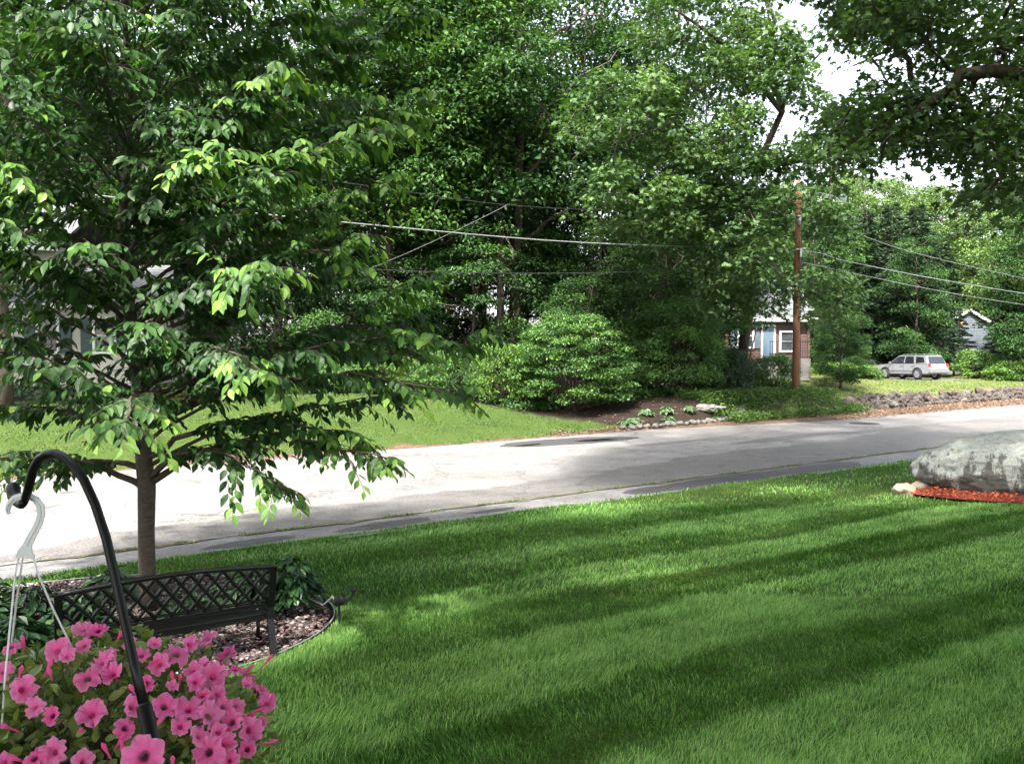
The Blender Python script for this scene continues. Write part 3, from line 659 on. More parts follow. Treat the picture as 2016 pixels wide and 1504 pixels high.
custom_tree('oak_tree', 'near oak with dark leaves and a thick grey bough crossing the top right corner', gb,
            [gb, (13.1, 13.4, 3), (12.9, 13.3, 6), (12.2, 13.1, 9), (11, 12.6, 12), (10, 12, 16)],
            [([(12.9, 13.3, 4.7), at(2100, 165, 13), at(1960, 130, 13), at(1890, 150, 13), at(1835, 205, 13.2), at(1770, 245, 13.5), at(1700, 270, 14), at(1640, 300, 14.5)], .135, .04),
             ([(12.2, 13.1, 8.5), at(1900, -120, 14), at(1740, -40, 14), at(1770, 90, 14), at(1810, 190, 13.8)], .1, .04),
             ([(12.2, 13.1, 7.5), at(1960, 80, 14), at(1800, 82, 15), at(1680, 130, 16)], .05, .015),
             ([(12.2, 13.1, 9), (8, 9, 11.5), (4, 6, 12.5), (1, 3, 13)], .14, .04), ([(11, 12.6, 12), (7, 18, 14), (5, 23, 15)], .12, .04)],
            cl, np.where(np.arange(len(cl)) < NV, .62, .95), 120, .165, T_OAK, M['leaf_oak_near'], M['bark'], 77, .34, .55, rscale=1.2)
# unseen trees added behind the viewpoint to keep the lawn in shade
sl_, sg_ = 'unseen tall tree added behind the viewpoint to shade the lawn', 'unseen shade trees around the viewpoint'
for x, y, rz_, s_ in [(-13, -3, 0, .95), (-6.5, -5, 2, 1.0), (2.5, -8.5, 4, 1.1), (8, -7, 1, 1.0), (-19, 0, 3, .8), (13, -3, 5, .95), (-3, -10, 3, 1.1), (5, -12, 2, 1.1)]:
    dup(protoA if x > -8 else protoB, (x, y, -.1), rz_, (1.25 * s_, 1.25 * s_, (.92 if x > -2 else .70) * s_), sl_, sg_)
# ------------------------------------------------------------------ near lawn grass
rng = np.random.default_rng(91)
BED = (-3.9, 7.6, 2.2); BK = 1.7 / 2.2
DP = unit(np.array([.855, .52, 0.])); NP_ = np.array([-.52, .855])
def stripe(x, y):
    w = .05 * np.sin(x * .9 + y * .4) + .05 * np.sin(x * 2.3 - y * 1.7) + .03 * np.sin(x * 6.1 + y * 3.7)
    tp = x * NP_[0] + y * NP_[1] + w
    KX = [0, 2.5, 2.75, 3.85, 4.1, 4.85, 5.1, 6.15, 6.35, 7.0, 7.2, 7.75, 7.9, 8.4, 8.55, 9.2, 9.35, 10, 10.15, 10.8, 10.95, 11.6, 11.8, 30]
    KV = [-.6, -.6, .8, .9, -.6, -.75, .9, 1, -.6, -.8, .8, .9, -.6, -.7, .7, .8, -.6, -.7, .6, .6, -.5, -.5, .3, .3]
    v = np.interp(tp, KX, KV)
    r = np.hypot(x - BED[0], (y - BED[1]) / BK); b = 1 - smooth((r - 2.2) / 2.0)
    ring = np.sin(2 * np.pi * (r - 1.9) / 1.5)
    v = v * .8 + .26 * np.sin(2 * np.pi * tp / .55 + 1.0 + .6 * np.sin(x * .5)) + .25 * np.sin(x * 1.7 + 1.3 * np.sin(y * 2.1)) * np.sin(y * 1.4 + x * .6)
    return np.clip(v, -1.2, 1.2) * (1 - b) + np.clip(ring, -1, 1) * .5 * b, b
def near_ok(x, y):
    s, t = st(x, y)
    r = np.hypot(x - BED[0], (y - BED[1]) / BK)
    mul = ((x - 10.2) / 3.0) ** 2 + ((y - 15.1) / 1.35) ** 2
    q = np.arctan2(y - BED[1], x - BED[0])
    return (t < t_edge(s) + .03 + .04 * np.sin(s * 9) + .03 * np.sin(s * 23)) & (r > BED[2] + .02 + .03 * np.sin(q * 5)) & (mul > 1)
def grass_patch(name, n, ylo, yhi, hgt_, wid, mat, ok, tintf, leanf, xr=None, seed=1, tpl=T_BLADE):
    rng = np.random.default_rng(seed)
    y = ylo + (yhi - ylo) * rng.random(n); x = rng.uniform(-.70, .70, n) * y * 1.0
    if xr: x = rng.uniform(xr[0], xr[1], n)
    keep = ok(x, y) & (rng.random(n) < (np.abs(y) / yhi if not xr else 1)); x, y = x[keep], y[keep]; n = len(x)
    z = hgt(x, y) - .004
    ld, am, tn = leanf(x, y, rng), None, tintf(x, y, rng)
    S = hgt_ * rng.uniform(.55, 1.3, n) * (1 + .25 * np.sin(x * 2.1) * np.cos(y * 1.9))
    q = rng.uniform(0, 2 * np.pi, n); rd = np.stack([np.cos(q), np.sin(q), np.zeros(n)], -1)
    A = unit(rd * .62 + ld)
    V0 = tpl[0].copy(); V0[:, 1] *= wid / hgt_
    B = np.cross(np.array([0, 0, 1.]), A); lean = (rng.uniform(.7, 3.4, n) * (.7 + .5 * np.clip(np.linalg.norm(ld, axis=1), 0, 1.2)))[:, None, None]
    V = np.stack([x, y, z], -1)[:, None] + (V0[None, :, 0:1] * A[:, None] * lean + V0[None, :, 1:2] * B[:, None] + V0[None, :, 2:3] * np.array([0, 0, 1.])) * S[:, None, None]
    F = (tpl[1][None] + (np.arange(n) * len(V0))[:, None, None]).reshape(-1, 3)
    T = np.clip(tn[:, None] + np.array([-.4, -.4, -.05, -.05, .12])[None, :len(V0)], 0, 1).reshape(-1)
    return tag(link(name, mesh_np(name, V.reshape(-1, 3), F, T), mat), kind='stuff')
def lean_near(x, y, r_):
    v, b = stripe(x, y); q = np.stack([-(y - BED[1]), x - BED[0], 0 * x], -1); q = unit(q)
    # light bands lean away from the house, dark bands towards it
    vp = np.clip(v, 0, 1)[:, None]; vm = np.clip(-v, 0, 1)[:, None]; sw = np.sin(x * 5.1 + 2 * np.sin(y * 3.7)) * .45; sw2 = np.cos(y * 6.3 + 1.7 * np.sin(x * 4.1)) * .4
    base = vp * (DP * 1.15 + np.array([0, .45, 0]))[None] + vm * (-DP * .55 + np.array([0, -.22, 0]))[None] + np.stack([sw, sw2, 0 * x], -1) * .5
    return base * (1 - b[:, None]) + (q * .8 + np.array([0, .3, 0]) * np.sign(v)[:, None]) * b[:, None]
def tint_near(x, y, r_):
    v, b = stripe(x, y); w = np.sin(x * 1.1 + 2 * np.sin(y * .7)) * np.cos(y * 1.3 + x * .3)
    return .49 + .16 * v + .06 * w + r_.normal(size=len(x)) * .24 + .45 * (r_.random(len(x)) < .06) + .09 * np.sin(x * 7.3 + 2 * np.sin(y * 5.1)) * np.cos(y * 8.7 + x * 2)  # mowing bands also painted lighter and darker, imitating the sheen of leaning blades
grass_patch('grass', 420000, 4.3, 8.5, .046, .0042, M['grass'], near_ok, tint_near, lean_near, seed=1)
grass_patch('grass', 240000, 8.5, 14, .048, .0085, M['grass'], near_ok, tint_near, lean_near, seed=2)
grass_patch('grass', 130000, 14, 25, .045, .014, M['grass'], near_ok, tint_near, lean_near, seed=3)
def far_ok(x, y):
    s, t = st(x, y); return (np.abs(cover(s, t) - 1) < .01) & (t > 19)
def dry_ok(x, y):
    s, t = st(x, y); return (np.abs(cover(s, t) - .5) < .01)
def lean_any(x, y, r_): return r_.normal(size=(len(x), 3)) * np.array([.5, .5, 0])
grass_patch('grass', 150000, 19, 36, .03, .02, M['grass_far'], far_ok, lambda x, y, r: .33 + .22 * np.sin(x * .8 + 1.5 * np.sin(y * .6)) * np.cos(y * .7 + x * .3) + r.normal(size=len(x)) * .14, lean_any, (-24, 8), 4)
grass_patch('grass', 70000, 33, 62, .045, .035, M['grass_far'], dry_ok, lambda x, y, r: .72 + .15 * np.sin(x * .5) * np.cos(y * .6) + r.normal(size=len(x)) * .18, lean_any, (11, 42), 5)
# weeds in the seam
def seam_tufts(n, seed):
    rng = np.random.default_rng(seed); s = rng.uniform(-8, 35, n); cl_ = (np.sin(s * 3.1) + np.sin(s * 7.7 + 2)) > .2; s = s[cl_]; n = len(s)
    t = t_seam(s) + rng.normal(size=n) * .03; x, y = xy(s, t); P = np.stack([x, y, np.full(n, 0.)], -1)
    q = rng.uniform(0, 6.28, n); A = np.stack([np.cos(q), np.sin(q), np.full(n, .8)], -1)
    V, F, T = scatter(T_RHOMB, P, A, rng.normal(size=(n, 3)), rng.uniform(.02, .05, n), rng.uniform(.3, 1, n))
    tag(link('seam_weeds', mesh_np('seam_weeds', V, F, T), M['grass_far']), kind='stuff')
seam_tufts(7000, 6)
# ------------------------------------------------------------------ planting bed round the cherry tree
M['gravel'] = None
m, n, p, o = new_mat('red_gravel'); r1 = ramp(n, attr(n, 'tint'), [(0, (.04, .027, .027)), (.4, (.115, .07, .068)), (.75, (.20, .14, .135)), (1, (.42, .38, .35))])
tt_ = noise(n, 40, 4, .6, geo_pos(n)); lk(n, mixc(n, .4, r1.outputs[0], ramp(n, tt_.outputs[0], [(.3, (.2, .2, .2)), (.7, (1, 1, 1))]).outputs[0], 'MULTIPLY'), p.inputs['Base Color']); p.inputs['Roughness'].default_value = .85
M['gravel'] = m
M['bed_soil'] = simple('bed_soil', (.06, .04, .035), (.02, .014, .012), 30, .95, bmp=.6, bdist=.01, world=True)
blob_sheet('bed_soil', BED[0], BED[1], BED[2] * 1.0, BED[2] * BK, 0, .085, M['bed_soil'], 9, .012)
def stones(n, seed, posf, size, name, mat):
    rng = np.random.default_rng(seed)
    base = np.array([(1, 0, 0), (-1, 0, 0), (0, 1, 0), (0, -1, 0), (0, 0, 1), (0, 0, -1), (.6, .6, .55), (-.6, .6, .5), (.6, -.6, .5), (-.6, -.6, .55)]) * np.array([1, .8, .6])
    Ft = np.array([(6, 0, 2), (6, 4, 0), (6, 2, 4), (7, 2, 1), (7, 1, 4), (7, 4, 2), (8, 3, 0), (8, 0, 4), (8, 4, 3), (9, 1, 3), (9, 4, 1), (9, 3, 4), (0, 5, 2), (2, 5, 1), (1, 5, 3), (3, 5, 0)])
    P = posf(n, rng); n = len(P); B = base[None] * rng.uniform(.7, 1.25, (n, len(base), 1)); S = size * rng.uniform(.6, 1.4, n)
    q = rng.uniform(0, 6.28, n); c, s_ = np.cos(q), np.sin(q)
    X = B[..., 0] * c[:, None] - B[..., 1] * s_[:, None]; Yy = B[..., 0] * s_[:, None] + B[..., 1] * c[:, None]
    tl = rng.normal(size=n) * .5; Zz = B[..., 2] * np.cos(tl)[:, None] + X * np.sin(tl)[:, None] * .6
    V = P[:, None] + np.stack([X, Yy, Zz], -1) * S[:, None, None]
    F = (Ft[None] + (np.arange(n) * len(base))[:, None, None]).reshape(-1, 3)
    return tag(link(name, mesh_np(name, V.reshape(-1, 3), F, np.repeat(rng.random(n) ** 1.3, len(base))), mat), kind='stuff')
def bedpos(n, rng):
    r = BED[2] * .98 * np.sqrt(rng.random(n)); q = rng.uniform(0, 6.283, n)
    return np.stack([BED[0] + r * np.cos(q), BED[1] + BK * r * np.sin(q), .095 + rng.uniform(0, .02, n)], -1)
stones(15000, 31, bedpos, .021, 'gravel', M['gravel'])
eg = thing('bed_edging', 'thin dark edging strip with a pale top round the gravel bed', 'garden edging', (BED[0], BED[1], 0))
b = MB(); b2 = MB(); pts = []
for i in range(73):
    q = 2 * math.pi * i / 72; r_ = BED[2] + .02 * math.sin(q * 5); pts.append((r_ * math.cos(q), BK * r_ * math.sin(q), .112))
b.tube(pts, .006, 6); b.obj('bead', M['steel'], eg, True)
for i in range(72): 
    a_, c_ = pts[i], pts[i + 1]; b2.add([(a_[0], a_[1], .03), (c_[0], c_[1], .03), (c_[0], c_[1], .108), (a_[0], a_[1], .108), (a_[0] * .997, a_[1] * .997, .03), (c_[0] * .997, c_[1] * .997, .03), (c_[0] * .997, c_[1] * .997, .108), (a_[0] * .997, a_[1] * .997, .108)], [(0, 1, 2, 3), (7, 6, 5, 4), (3, 2, 6, 7)])
b2.obj('band', M['black_matt'], eg)
# garden spotlight
g = G(668, 1232); sp = thing('garden_spotlight', 'small black garden spotlight on a stake at the edge of the gravel bed', 'spotlight', (g.x, g.y, g.z))
MB().tube([(0, 0, -.05), (0, 0, .14)], .009, 6).obj('stake', M['black_matt'], sp)
def rotY(a): return Matrix.Rotation(a, 3, 'Y')
b = MB(); b.lathe([(.018, -.03), (.032, -.02), (.036, .03), (.046, .045), (.040, .045), (.034, .03)], 16); 
b.v = [tuple(rotY(math.radians(68)) @ Vector(v) + Vector((-.005, 0, .17))) for v in b.v]; b.obj('lamp_head', M['black_matt'], sp, True)
b = MB(); b.tube([(.05, 0, .17), (.085, 0, .2), (.10, 0, .235)], .008, 6); b.lathe([(.012, 0), (.03, .015), (.034, .02), (.01, .02)], 12, (.10, 0, .235)); b.obj('bracket', M['black_matt'], sp)
MB().tube([(-.02, 0, .15), (-.05, .02, .2), (-.14, .12, .108), (-.3, .3, .108), (-.45, .5, .185)], .006, 5).obj('power_cord', M['white_plastic'], sp)
sp.scale = (1.35, 1.35, 1.35)
# leafy plants in the bed
def hosta(name, label, x, y, z, r, n, L, seed, lm=M['leaf_hosta'], base=.5, edge=False, up=.35, tpl=T_LEAF):
    rng = np.random.default_rng(seed); q = rng.uniform(0, 6.283, n); k = rng.random(n) ** .6
    P = np.stack([np.cos(q) * k * r * .75, np.sin(q) * k * r * .75, up * (1.05 - .75 * k ** 1.6) * rng.uniform(.5, 1.05, n)], -1)
    A = np.stack([np.cos(q), np.sin(q), -.35 + rng.normal(size=n) * .25], -1); N = np.stack([np.cos(q) * .5, np.sin(q) * .5, np.ones(n)], -1) + rng.normal(size=(n, 3)) * .25
    V, F, T = scatter(tpl, P, A, N, L * rng.uniform(.7, 1.2, n), base + rng.normal(size=n) * .15)
    if edge:
        T = T.reshape(n, -1); T[:, 1:8] = 1.0; T[:, [0, 8]] = .6; T = T.ravel()
    t = thing(name, label, 'plant', (x, y, z)); link('foliage', mesh_np('foliage', V, F, T), lm, t)
    b = MB()
    for i in range(14):
        a = P[i * (n // 14)]; b.tube([(0, 0, 0), tuple(a * np.array([.5, .5, .9])), tuple(a)], .005, 4)
    b.obj('stem', M['twig'], t)
    return t
M['leaf_bed'] = leaf_mat('bed_plant_leaf', [(0, (.008, .026, .010)), (.6, (.022, .062, .02)), (1, (.06, .13, .035))], .4, .2)
g = at(572, 1190, 8.0); hosta('hosta', 'dark green leafy clump at the right end of the bench', g.x, 8.0, .15, .36, 330, .13, 61, M['leaf_bed'], .5, up=.46)
g = at(505, 1190, 7.9); hosta('hosta', 'dark leafy clump half hidden behind the right bench post', g.x, 7.9, .15, .33, 260, .13, 62, M['leaf_bed'], .45, up=.36)
for i, (px, Y, lb) in enumerate([(440, 7.75, 'white edged hosta right of the cherry trunk, seen through the bench lattice'), (365, 7.5, 'white edged hosta in front of the cherry trunk behind the bench'), (220, 8.3, 'white edged hosta left of the cherry trunk behind the bench')]):
    g = at(px, 1200, Y); hosta('hosta', lb, g.x, Y, .15, .26, 120, .14, 63 + i, M['leaf_hosta'], .5, True, .3)
for i, (px, Y, lb, r_, up_) in enumerate([(60, 7.4, 'low dark leafy plant at the left edge behind the white strand', .5, .42), (150, 7.3, 'dark leafy plant against the left bench post', .38, .34), (-40, 6.9, 'dark leafy plant cut off by the left edge', .45, .5), (30, 6.5, 'dark leafy plant low at the left edge above the petunias', .42, .40), (-60, 7.9, 'dark leafy plant far left behind the others', .45, .45)]):
    g = at(px, 1230, Y); hosta('ground_cover_plant', lb, g.x, Y, .1, r_, 420, .12, 70 + i, M['leaf_bed'], .5, False, up_)
# ------------------------------------------------------------------ cherry tree
rng = np.random.default_rng(123)
TY = 8.0
cb = np.array([(290 - 1008) / FPX * TY, TY, .12])
spine = [cb, at(290, 1140, TY), at(288, 1050, TY), at(289, 960, TY), at(278, 850, TY), at(270, 700, TY + .05), at(248, 560, TY + .1), at(240, 430, TY), at(255, 300, TY - .05), at(252, 150, TY), at(243, 0, TY), at(238, -150, TY), at(240, -280, TY)]
spine = [np.array(p_, float) for p_ in spine]
srad = [.092, .080, .076, .084, .072, .062, .052, .044, .036, .029, .022, .014, .007]
ct = thing('cherry_tree', 'young cherry tree with drooping pointed leaves, growing behind the black bench', 'tree', tuple(cb))
b = MB(); b.tube([p_ - cb for p_ in spine], srad, 14)
def sp_at(z):
    for i in range(len(spine) - 1):
        if spine[i + 1][2] >= z: 
            k = (z - spine[i][2]) / (spine[i + 1][2] - spine[i][2]); return spine[i] + (spine[i + 1] - spine[i]) * k, srad[i] + (srad[i + 1] - srad[i]) * k
    return spine[-1], srad[-1]
branches = []
def curve(a, tip, rise, n=12, jit=.03):
    a = np.array(a, float); tip = np.array(tip, float); L_ = np.linalg.norm(tip - a); P = []
    for i in range(n + 1):
        k = i / n; p_ = a + (tip - a) * k; p_[2] += rise * L_ * math.sin(math.pi * k) * (1 - .35 * k)
        if 0 < i < n: p_ += rng.normal(size=3) * jit * L_ * .25
        P.append(p_)
    return P
spec = [(1.33, (770, 905, 7.2), .16), (1.30, (-40, 905, 7.3), .12), (1.38, (560, 960, 7.0), .2), (1.9, (965, 660, 7.4), .10), (1.85, (915, 770, 7.2), .12), (2.2, (860, 545, 7.8), -.02),
        (2.5, (730, 460, 7.0), .10), (3.2, (775, 350, 7.6), .03), (3.9, (835, 195, 7.6), .02), (4.3, (840, 20, 8.0), .0), (3.6, (790, 240, 7.0), .05), (2.6, (540, 530, 5.9), .12),
        (3.5, (440, 290, 5.9), .1), (3.6, (10, 330, 6.2), .1), (2.4, (540, 740, 6.1), .12), (2.0, (250, 830, 6.0), .12), (2.8, (-30, 490, 6.4), .1), (4.2, (560, 130, 6.6), .03),
        (3.3, (620, 300, 6.4), .03), (4.5, (130, 60, 6.6), .04), (1.6, (700, 860, 7.6), .14), (1.5, (40, 1000 - 60, 8.2), .1), (1.7, (-60, 800, 8.2), .12), (4.9, (650, -20, 7.8), .0), (2.9, (640, 430, 8.8), .03), (2.3, (840, 700, 8.8), .1)]
for z, (px, py, Y), rise in spec:
    a, r_ = sp_at(z); branches.append((a, np.array(at(px, py, Y)), rise, max(.012, r_ * .45)))
for i in range(104):
    z = 1.5 + 5.2 * (i / 104) ** .9; q = i * 2.39996; a, r_ = sp_at(z)
    ln = (2.75 if z < 5 else 2.75 - (z - 5) * .75) * rng.uniform(.65, 1.05)
    tip = a + np.array([math.cos(q) * ln, math.sin(q) * ln * .95, ln * (.30 + .06 * z + .22 * (rng.random() - .5))])
    if tip[2] < 1.75: tip[2] = 1.75 + rng.random() * .4
    branches.append((a, tip, .08, max(.008, r_ * .3)))
tw = MB(); LP, LA, LN, LS, LT = [], [], [], [], []
def twig(a, d, ln, nleaf, tipness, size=1.0):
    d = d / np.linalg.norm(d); P = []; 
    for i in range(6):
        k = i / 5; P.append(a + d * ln * k + np.array([0, 0, -.34 * ln * k * k]))
    tw.tube(P, [.0045, .004, .0035, .003, .0025, .0015], 4)
    sd = np.cross(d, (0, 0, 1.)); sd = sd / max(np.linalg.norm(sd), 1e-6)
    for j in range(nleaf):
        k = (j + .8) / nleaf; i = min(int(k * 5), 4); p_ = P[i] + (P[i + 1] - P[i]) * (k * 5 - i if k < 1 else 1)
        s_ = 1 if j % 2 else -1
        A = d * (.55 + .5 * (k > .9)) + sd * s_ * .62 + np.array([0, 0, -.62 - .35 * rng.random()]) + rng.normal(size=3) * .18
        N = np.array([0, 0, 1.]) + d * .35 + sd * s_ * -.1 + rng.normal(size=3) * .22
        LP.append(p_ + sd * s_ * .008); LA.append(A); LN.append(N); LS.append(.118 * size * rng.uniform(.5, 1.2) * (1 - .25 * (k > .93)))
        LT.append(.30 + .14 * rng.normal() + tipness * (.14 + .50 * k ** 1.3) + .06 * (p_[2] > 3.6))
for bi, (a, tip, rise, r0) in enumerate(branches):
    P = curve(a, tip, rise); n_ = len(P) - 1; Ln = np.linalg.norm(tip - a)
    b.tube([p_ - cb for p_ in P], [r0 * (1 - .86 * (i / n_) ** .8) for i in range(n_ + 1)], 7)
    nt_ = int(Ln / (.082 if bi < 26 else .095)); front = (tip[1] < 7.7) or bi < 26
    for j in range(nt_):
        k = .22 + .78 * (j + rng.random() * .5) / nt_; i = min(int(k * n_), n_ - 1); p_ = P[i] + (P[i + 1] - P[i]) * (k * n_ - i)
        d = unit(P[i + 1] - P[i]); sd = np.cross(d, (0, 0, 1.)); sd /= max(np.linalg.norm(sd), 1e-6)
        dd = d * .8 + sd * (1 if j % 2 else -1) * rng.uniform(.5, 1.1) + np.array([0, 0, rng.uniform(-.45, .6)])
        twig(p_, dd, rng.uniform(.25, .62) * (1.1 - .35 * k), int(rng.integers(8, 13)), (1.0 if k > .72 and bi < 26 else (.45 if rng.random() < .25 else 0)))
    twig(P[-2], P[-1] - P[-3], .38, 10, 1.0 if bi < 26 else .6, 1.1)
b.obj('trunk', M['bark_cherry'], ct, True)
tw.v = [tuple(np.array(v) - cb) for v in tw.v]
tw.obj('twigs', M['twig'], ct)
LP, LA, LN, LS, LT = map(np.array, (LP, LA, LN, LS, LT)); print('cherry leaves', len(LP))
qx, qy, qd = proj(LP)
vis = (qx > 5) & (qx < 2010) & (qy > 5) & (qy < 1490)
score = np.where(vis, LS / qd + .006 * np.clip(LT, 0, 1), -1); top = np.argsort(-score)[:300]
mask = np.ones(len(LP), bool); mask[top] = False
V, F, T = scatter(T_LEAF, LP[mask] - cb, LA[mask], LN[mask], LS[mask], LT[mask])
tag(link('foliage', mesh_np('foliage', V, F, T, True), M['leaf_cherry'], ct), kind='stuff')
lv = []
for i in range(8):
    V, F, T = scatter(T_LEAF, np.zeros((1, 3)), np.array([[1., 0, 0]]), np.array([[0, 0, 1.]]), [1.0], np.array([.2 + .8 * i / 7]))
    V[:, 2] += -.10 * V[:, 0] ** 2 * (i % 3); me = mesh_np('leaf', V, F, T); me.materials.append(M['leaf_cherry']); lv.append(me)
def leaf_objects(idx, P, A, N, S, Tn, variants, parent, base, lo=.2, hi=1.0):
    A = unit(A); B = unit(np.cross(N, A)); C = np.cross(A, B)
    for i in idx:
        o = bpy.data.objects.new('leaf', variants[int(round((min(max(Tn[i], lo), hi) - lo) / (hi - lo) * (len(variants) - 1)))])
        COL.objects.link(o); o.parent = parent; s_ = S[i]; p_ = P[i] - base
        o.matrix_local = Matrix(((A[i][0] * s_, B[i][0] * s_, C[i][0] * s_, p_[0]), (A[i][1] * s_, B[i][1] * s_, C[i][1] * s_, p_[1]), (A[i][2] * s_, B[i][2] * s_, C[i][2] * s_, p_[2]), (0, 0, 0, 1)))
leaf_objects(top, LP, LA, LN, LS, LT, lv, ct, cb)
ORD = 'first second third fourth fifth sixth seventh eighth ninth tenth eleventh twelfth thirteenth fourteenth fifteenth sixteenth seventeenth eighteenth nineteenth twentieth'.split()
# ------------------------------------------------------------------ park bench (seen from behind)
A0 = np.array([-2.03, 6.85]); B0 = np.array([-3.36, 6.03]); L_ = float(np.linalg.norm(A0 - B0))
ang = math.atan2(A0[1] - B0[1], A0[0] - B0[0])
bench = thing('park_bench', 'black iron park bench with lattice back, seen from behind beside the gravel', 'bench', (B0[0], B0[1], .055), ang)
# local: x along the bench (0..L), y away from the viewer (towards the seat front), z up
def post(x):
    b = MB(); prof = [(-.10, 0), (-.045, .16), (.0, .34), (.0, .44), (-.045, .60), (-.10, .80)]
    for i in range(len(prof) - 1):
        (y0, z0), (y1, z1) = prof[i], prof[i + 1]; w = .027
        b.add([(x - w, y0 - .02, z0), (x + w, y0 - .02, z0), (x + w, y0 + .02, z0), (x - w, y0 + .02, z0), (x - w, y1 - .02, z1), (x + w, y1 - .02, z1), (x + w, y1 + .02, z1), (x - w, y1 + .02, z1)],
              [(0, 1, 2, 3), (7, 6, 5, 4), (0, 4, 5, 1), (1, 5, 6, 2), (2, 6, 7, 3), (3, 7, 4, 0)])
    return b
for x in (0, L_):
    post(x).obj('rear_post', M['black'], bench)
    b = MB(); b.tube([(x, .44, 0), (x, .40, .14), (x, .405, .26), (x, .42, .34)], [.02, .017, .018, .02], 8); b.tube([(x, .44, .012), (x, .49, .012), (x, .5, .03)], .014, 6)
    b.tube([(x, .0, .30), (x, .13, .22), (x, .27, .2), (x, .40, .16)], .012, 6); b.obj('front_leg', M['black'], bench, True)
    b = MB(); b.tube([(x, -.05, .62), (x, .08, .645), (x, .24, .64), (x, .38, .625), (x, .44, .59), (x, .43, .55), (x, .40, .56)], .017, 8)
    b.tube([(x, .42, .34), (x, .36, .48), (x, .39, .6)], .012, 6); b.tube([(x, .1, .43), (x, .18, .53), (x, .12, .63)], .008, 6); b.obj('armrest', M['black'], bench, True)
for i in range(7):
    y = .03 + i * .066; z = .34 - .012 * math.sin(i / 6 * math.pi)
    MB().box((L_ / 2, y, z), (L_ - .05, .046, .014)).obj('seat_slat', M['black'], bench, bevel=.003)
def backy(z): return -.0 - (z - .44) / .36 * .10
for z in (.36, .41, .46):
    MB().box((L_ / 2, backy(z) + .0, z), (L_ - .05, .014, .036)).obj('back_slat', M['black'], bench, bevel=.003)
def top_z(u): return .80 + .045 * math.sin(math.pi * u)
P = [(L_ * k / 20, backy(.8 + .045 * math.sin(math.pi * k / 20)), top_z(k / 20)) for k in range(21)]
b = MB(); b.tube(P, .021, 8); b.obj('top_rail', M['black'], bench, True)
P = [(L_ * k / 20, backy(.505), .505) for k in range(21)]
MB().tube(P, .014, 8).obj('lower_rail', M['black'], bench, True)
b = MB(); nc = 12; x0, x1 = .03, L_ - .03; cw = (x1 - x0) / nc; rows = 2
def latp(u, v): x = x0 + (x1 - x0) * u; z = .505 + (top_z(u) - .515) * v; return (x, backy(z), z)
for fam in (1, -1):
    for k in range(-rows * 1, nc + rows + 1):
        pts = []
        for j in range(0, 4 * rows * 2 + 1):
            v = j / (4 * rows * 2); cc = k + fam * v * rows
            u = cc / nc
            if 0 <= u <= 1: pts.append(latp(u, v))
        if len(pts) > 1: b.tube(pts, .0150, 6)
b.obj('lattice_panel', M['black'], bench, True)
b = MB()
for k in range(nc + 1):
    for v in (.0, .5, 1): b.lathe([(.001, -.011), (.020, -.006), (.025, 0), (.020, .006), (.001, .011)], 8, latp(min(k / nc, 1), v), 'Y')
for k in range(nc):
    for v in (.25, .75): b.lathe([(.001, -.011), (.022, -.006), (.027, 0), (.022, .006), (.001, .011)], 8, latp((k + .5) / nc, v), 'Y')
tag(b.obj('rosettes', M['black'], bench, True), kind='stuff')
# ------------------------------------------------------------------ shepherd's hook
def hp(px, py, Y): return at(px, py, Y)
hk = thing('shepherd_hook', 'black shepherd hook pole arching over at the lower left', 'plant hook', tuple(hp(300, 1504, 1.06) - Vector((0, 0, .9))))
hb = Vector(hk.location)
pts = [(30, 955, 1.30), (38, 972, 1.30), (43, 992, 1.295), (48, 988, 1.29), (52, 975, 1.28), (57, 957, 1.27), (65, 924, 1.26), (77, 903, 1.25), (93, 893, 1.24), (110, 892, 1.23), (130, 902, 1.22), (148, 920, 1.21), (165, 944, 1.20), (187, 992, 1.19), (209, 1059, 1.175), (226, 1133, 1.16), (243, 1211, 1.145), (265, 1311, 1.12), (285, 1395, 1.10)]
pp = [hp(*q) - hb for q in pts]
b = MB(); b.tube(pp[3:], [.0058] + [.0066] * (len(pp) - 4), 10); o = b.obj('crook', M['black'], hk, True)
b = MB(); b.tube([hp(48, 988, 1.285) - hb, hp(43, 994, 1.30) - hb, hp(36, 990, 1.33) - hb, hp(28, 976, 1.35) - hb, hp(26, 962, 1.36) - hb, hp(33, 955, 1.365) - hb], [.006, .0065, .008, .0105, .0115, .009], 8)
b.obj('hook_tip', M['black'], hk, True)
b = MB(); q0, q1 = hp(283, 1388, 1.10) - hb, hp(318, 1540, 1.055) - hb
dd = (q1 - q0).normalized(); b.tube([q0 - dd * .002, q0, q0 + dd * .004, q1, q1 + dd * .9 * 1.0], [.007, .0095, .0103, .0103, .0103], 12); b.obj('lower_pole', M['black'], hk, True)
# ------------------------------------------------------------------ hanging basket with its white hanger
BC = Vector((-.80, 1.36, 1.90))
bk = thing('hanging_basket', 'hanging flower basket under a white plastic hanger with thin strands', 'flower basket', tuple(BC - Vector((0, 0, .16))))
kb = Vector(bk.location)
M['pot'] = simple('brown_pot', (.10, .06, .035), None, 6, .6)
b = MB(); b.lathe([(.10, -.15), (.115, -.15), (.15, .0), (.158, .0), (.158, .015), (.145, .015), (.14, -.02), (.0, -.02)], 28); b.v = [tuple(Vector(v) + BC - kb) for v in b.v]; b.obj('pot', M['pot'], bk, True)
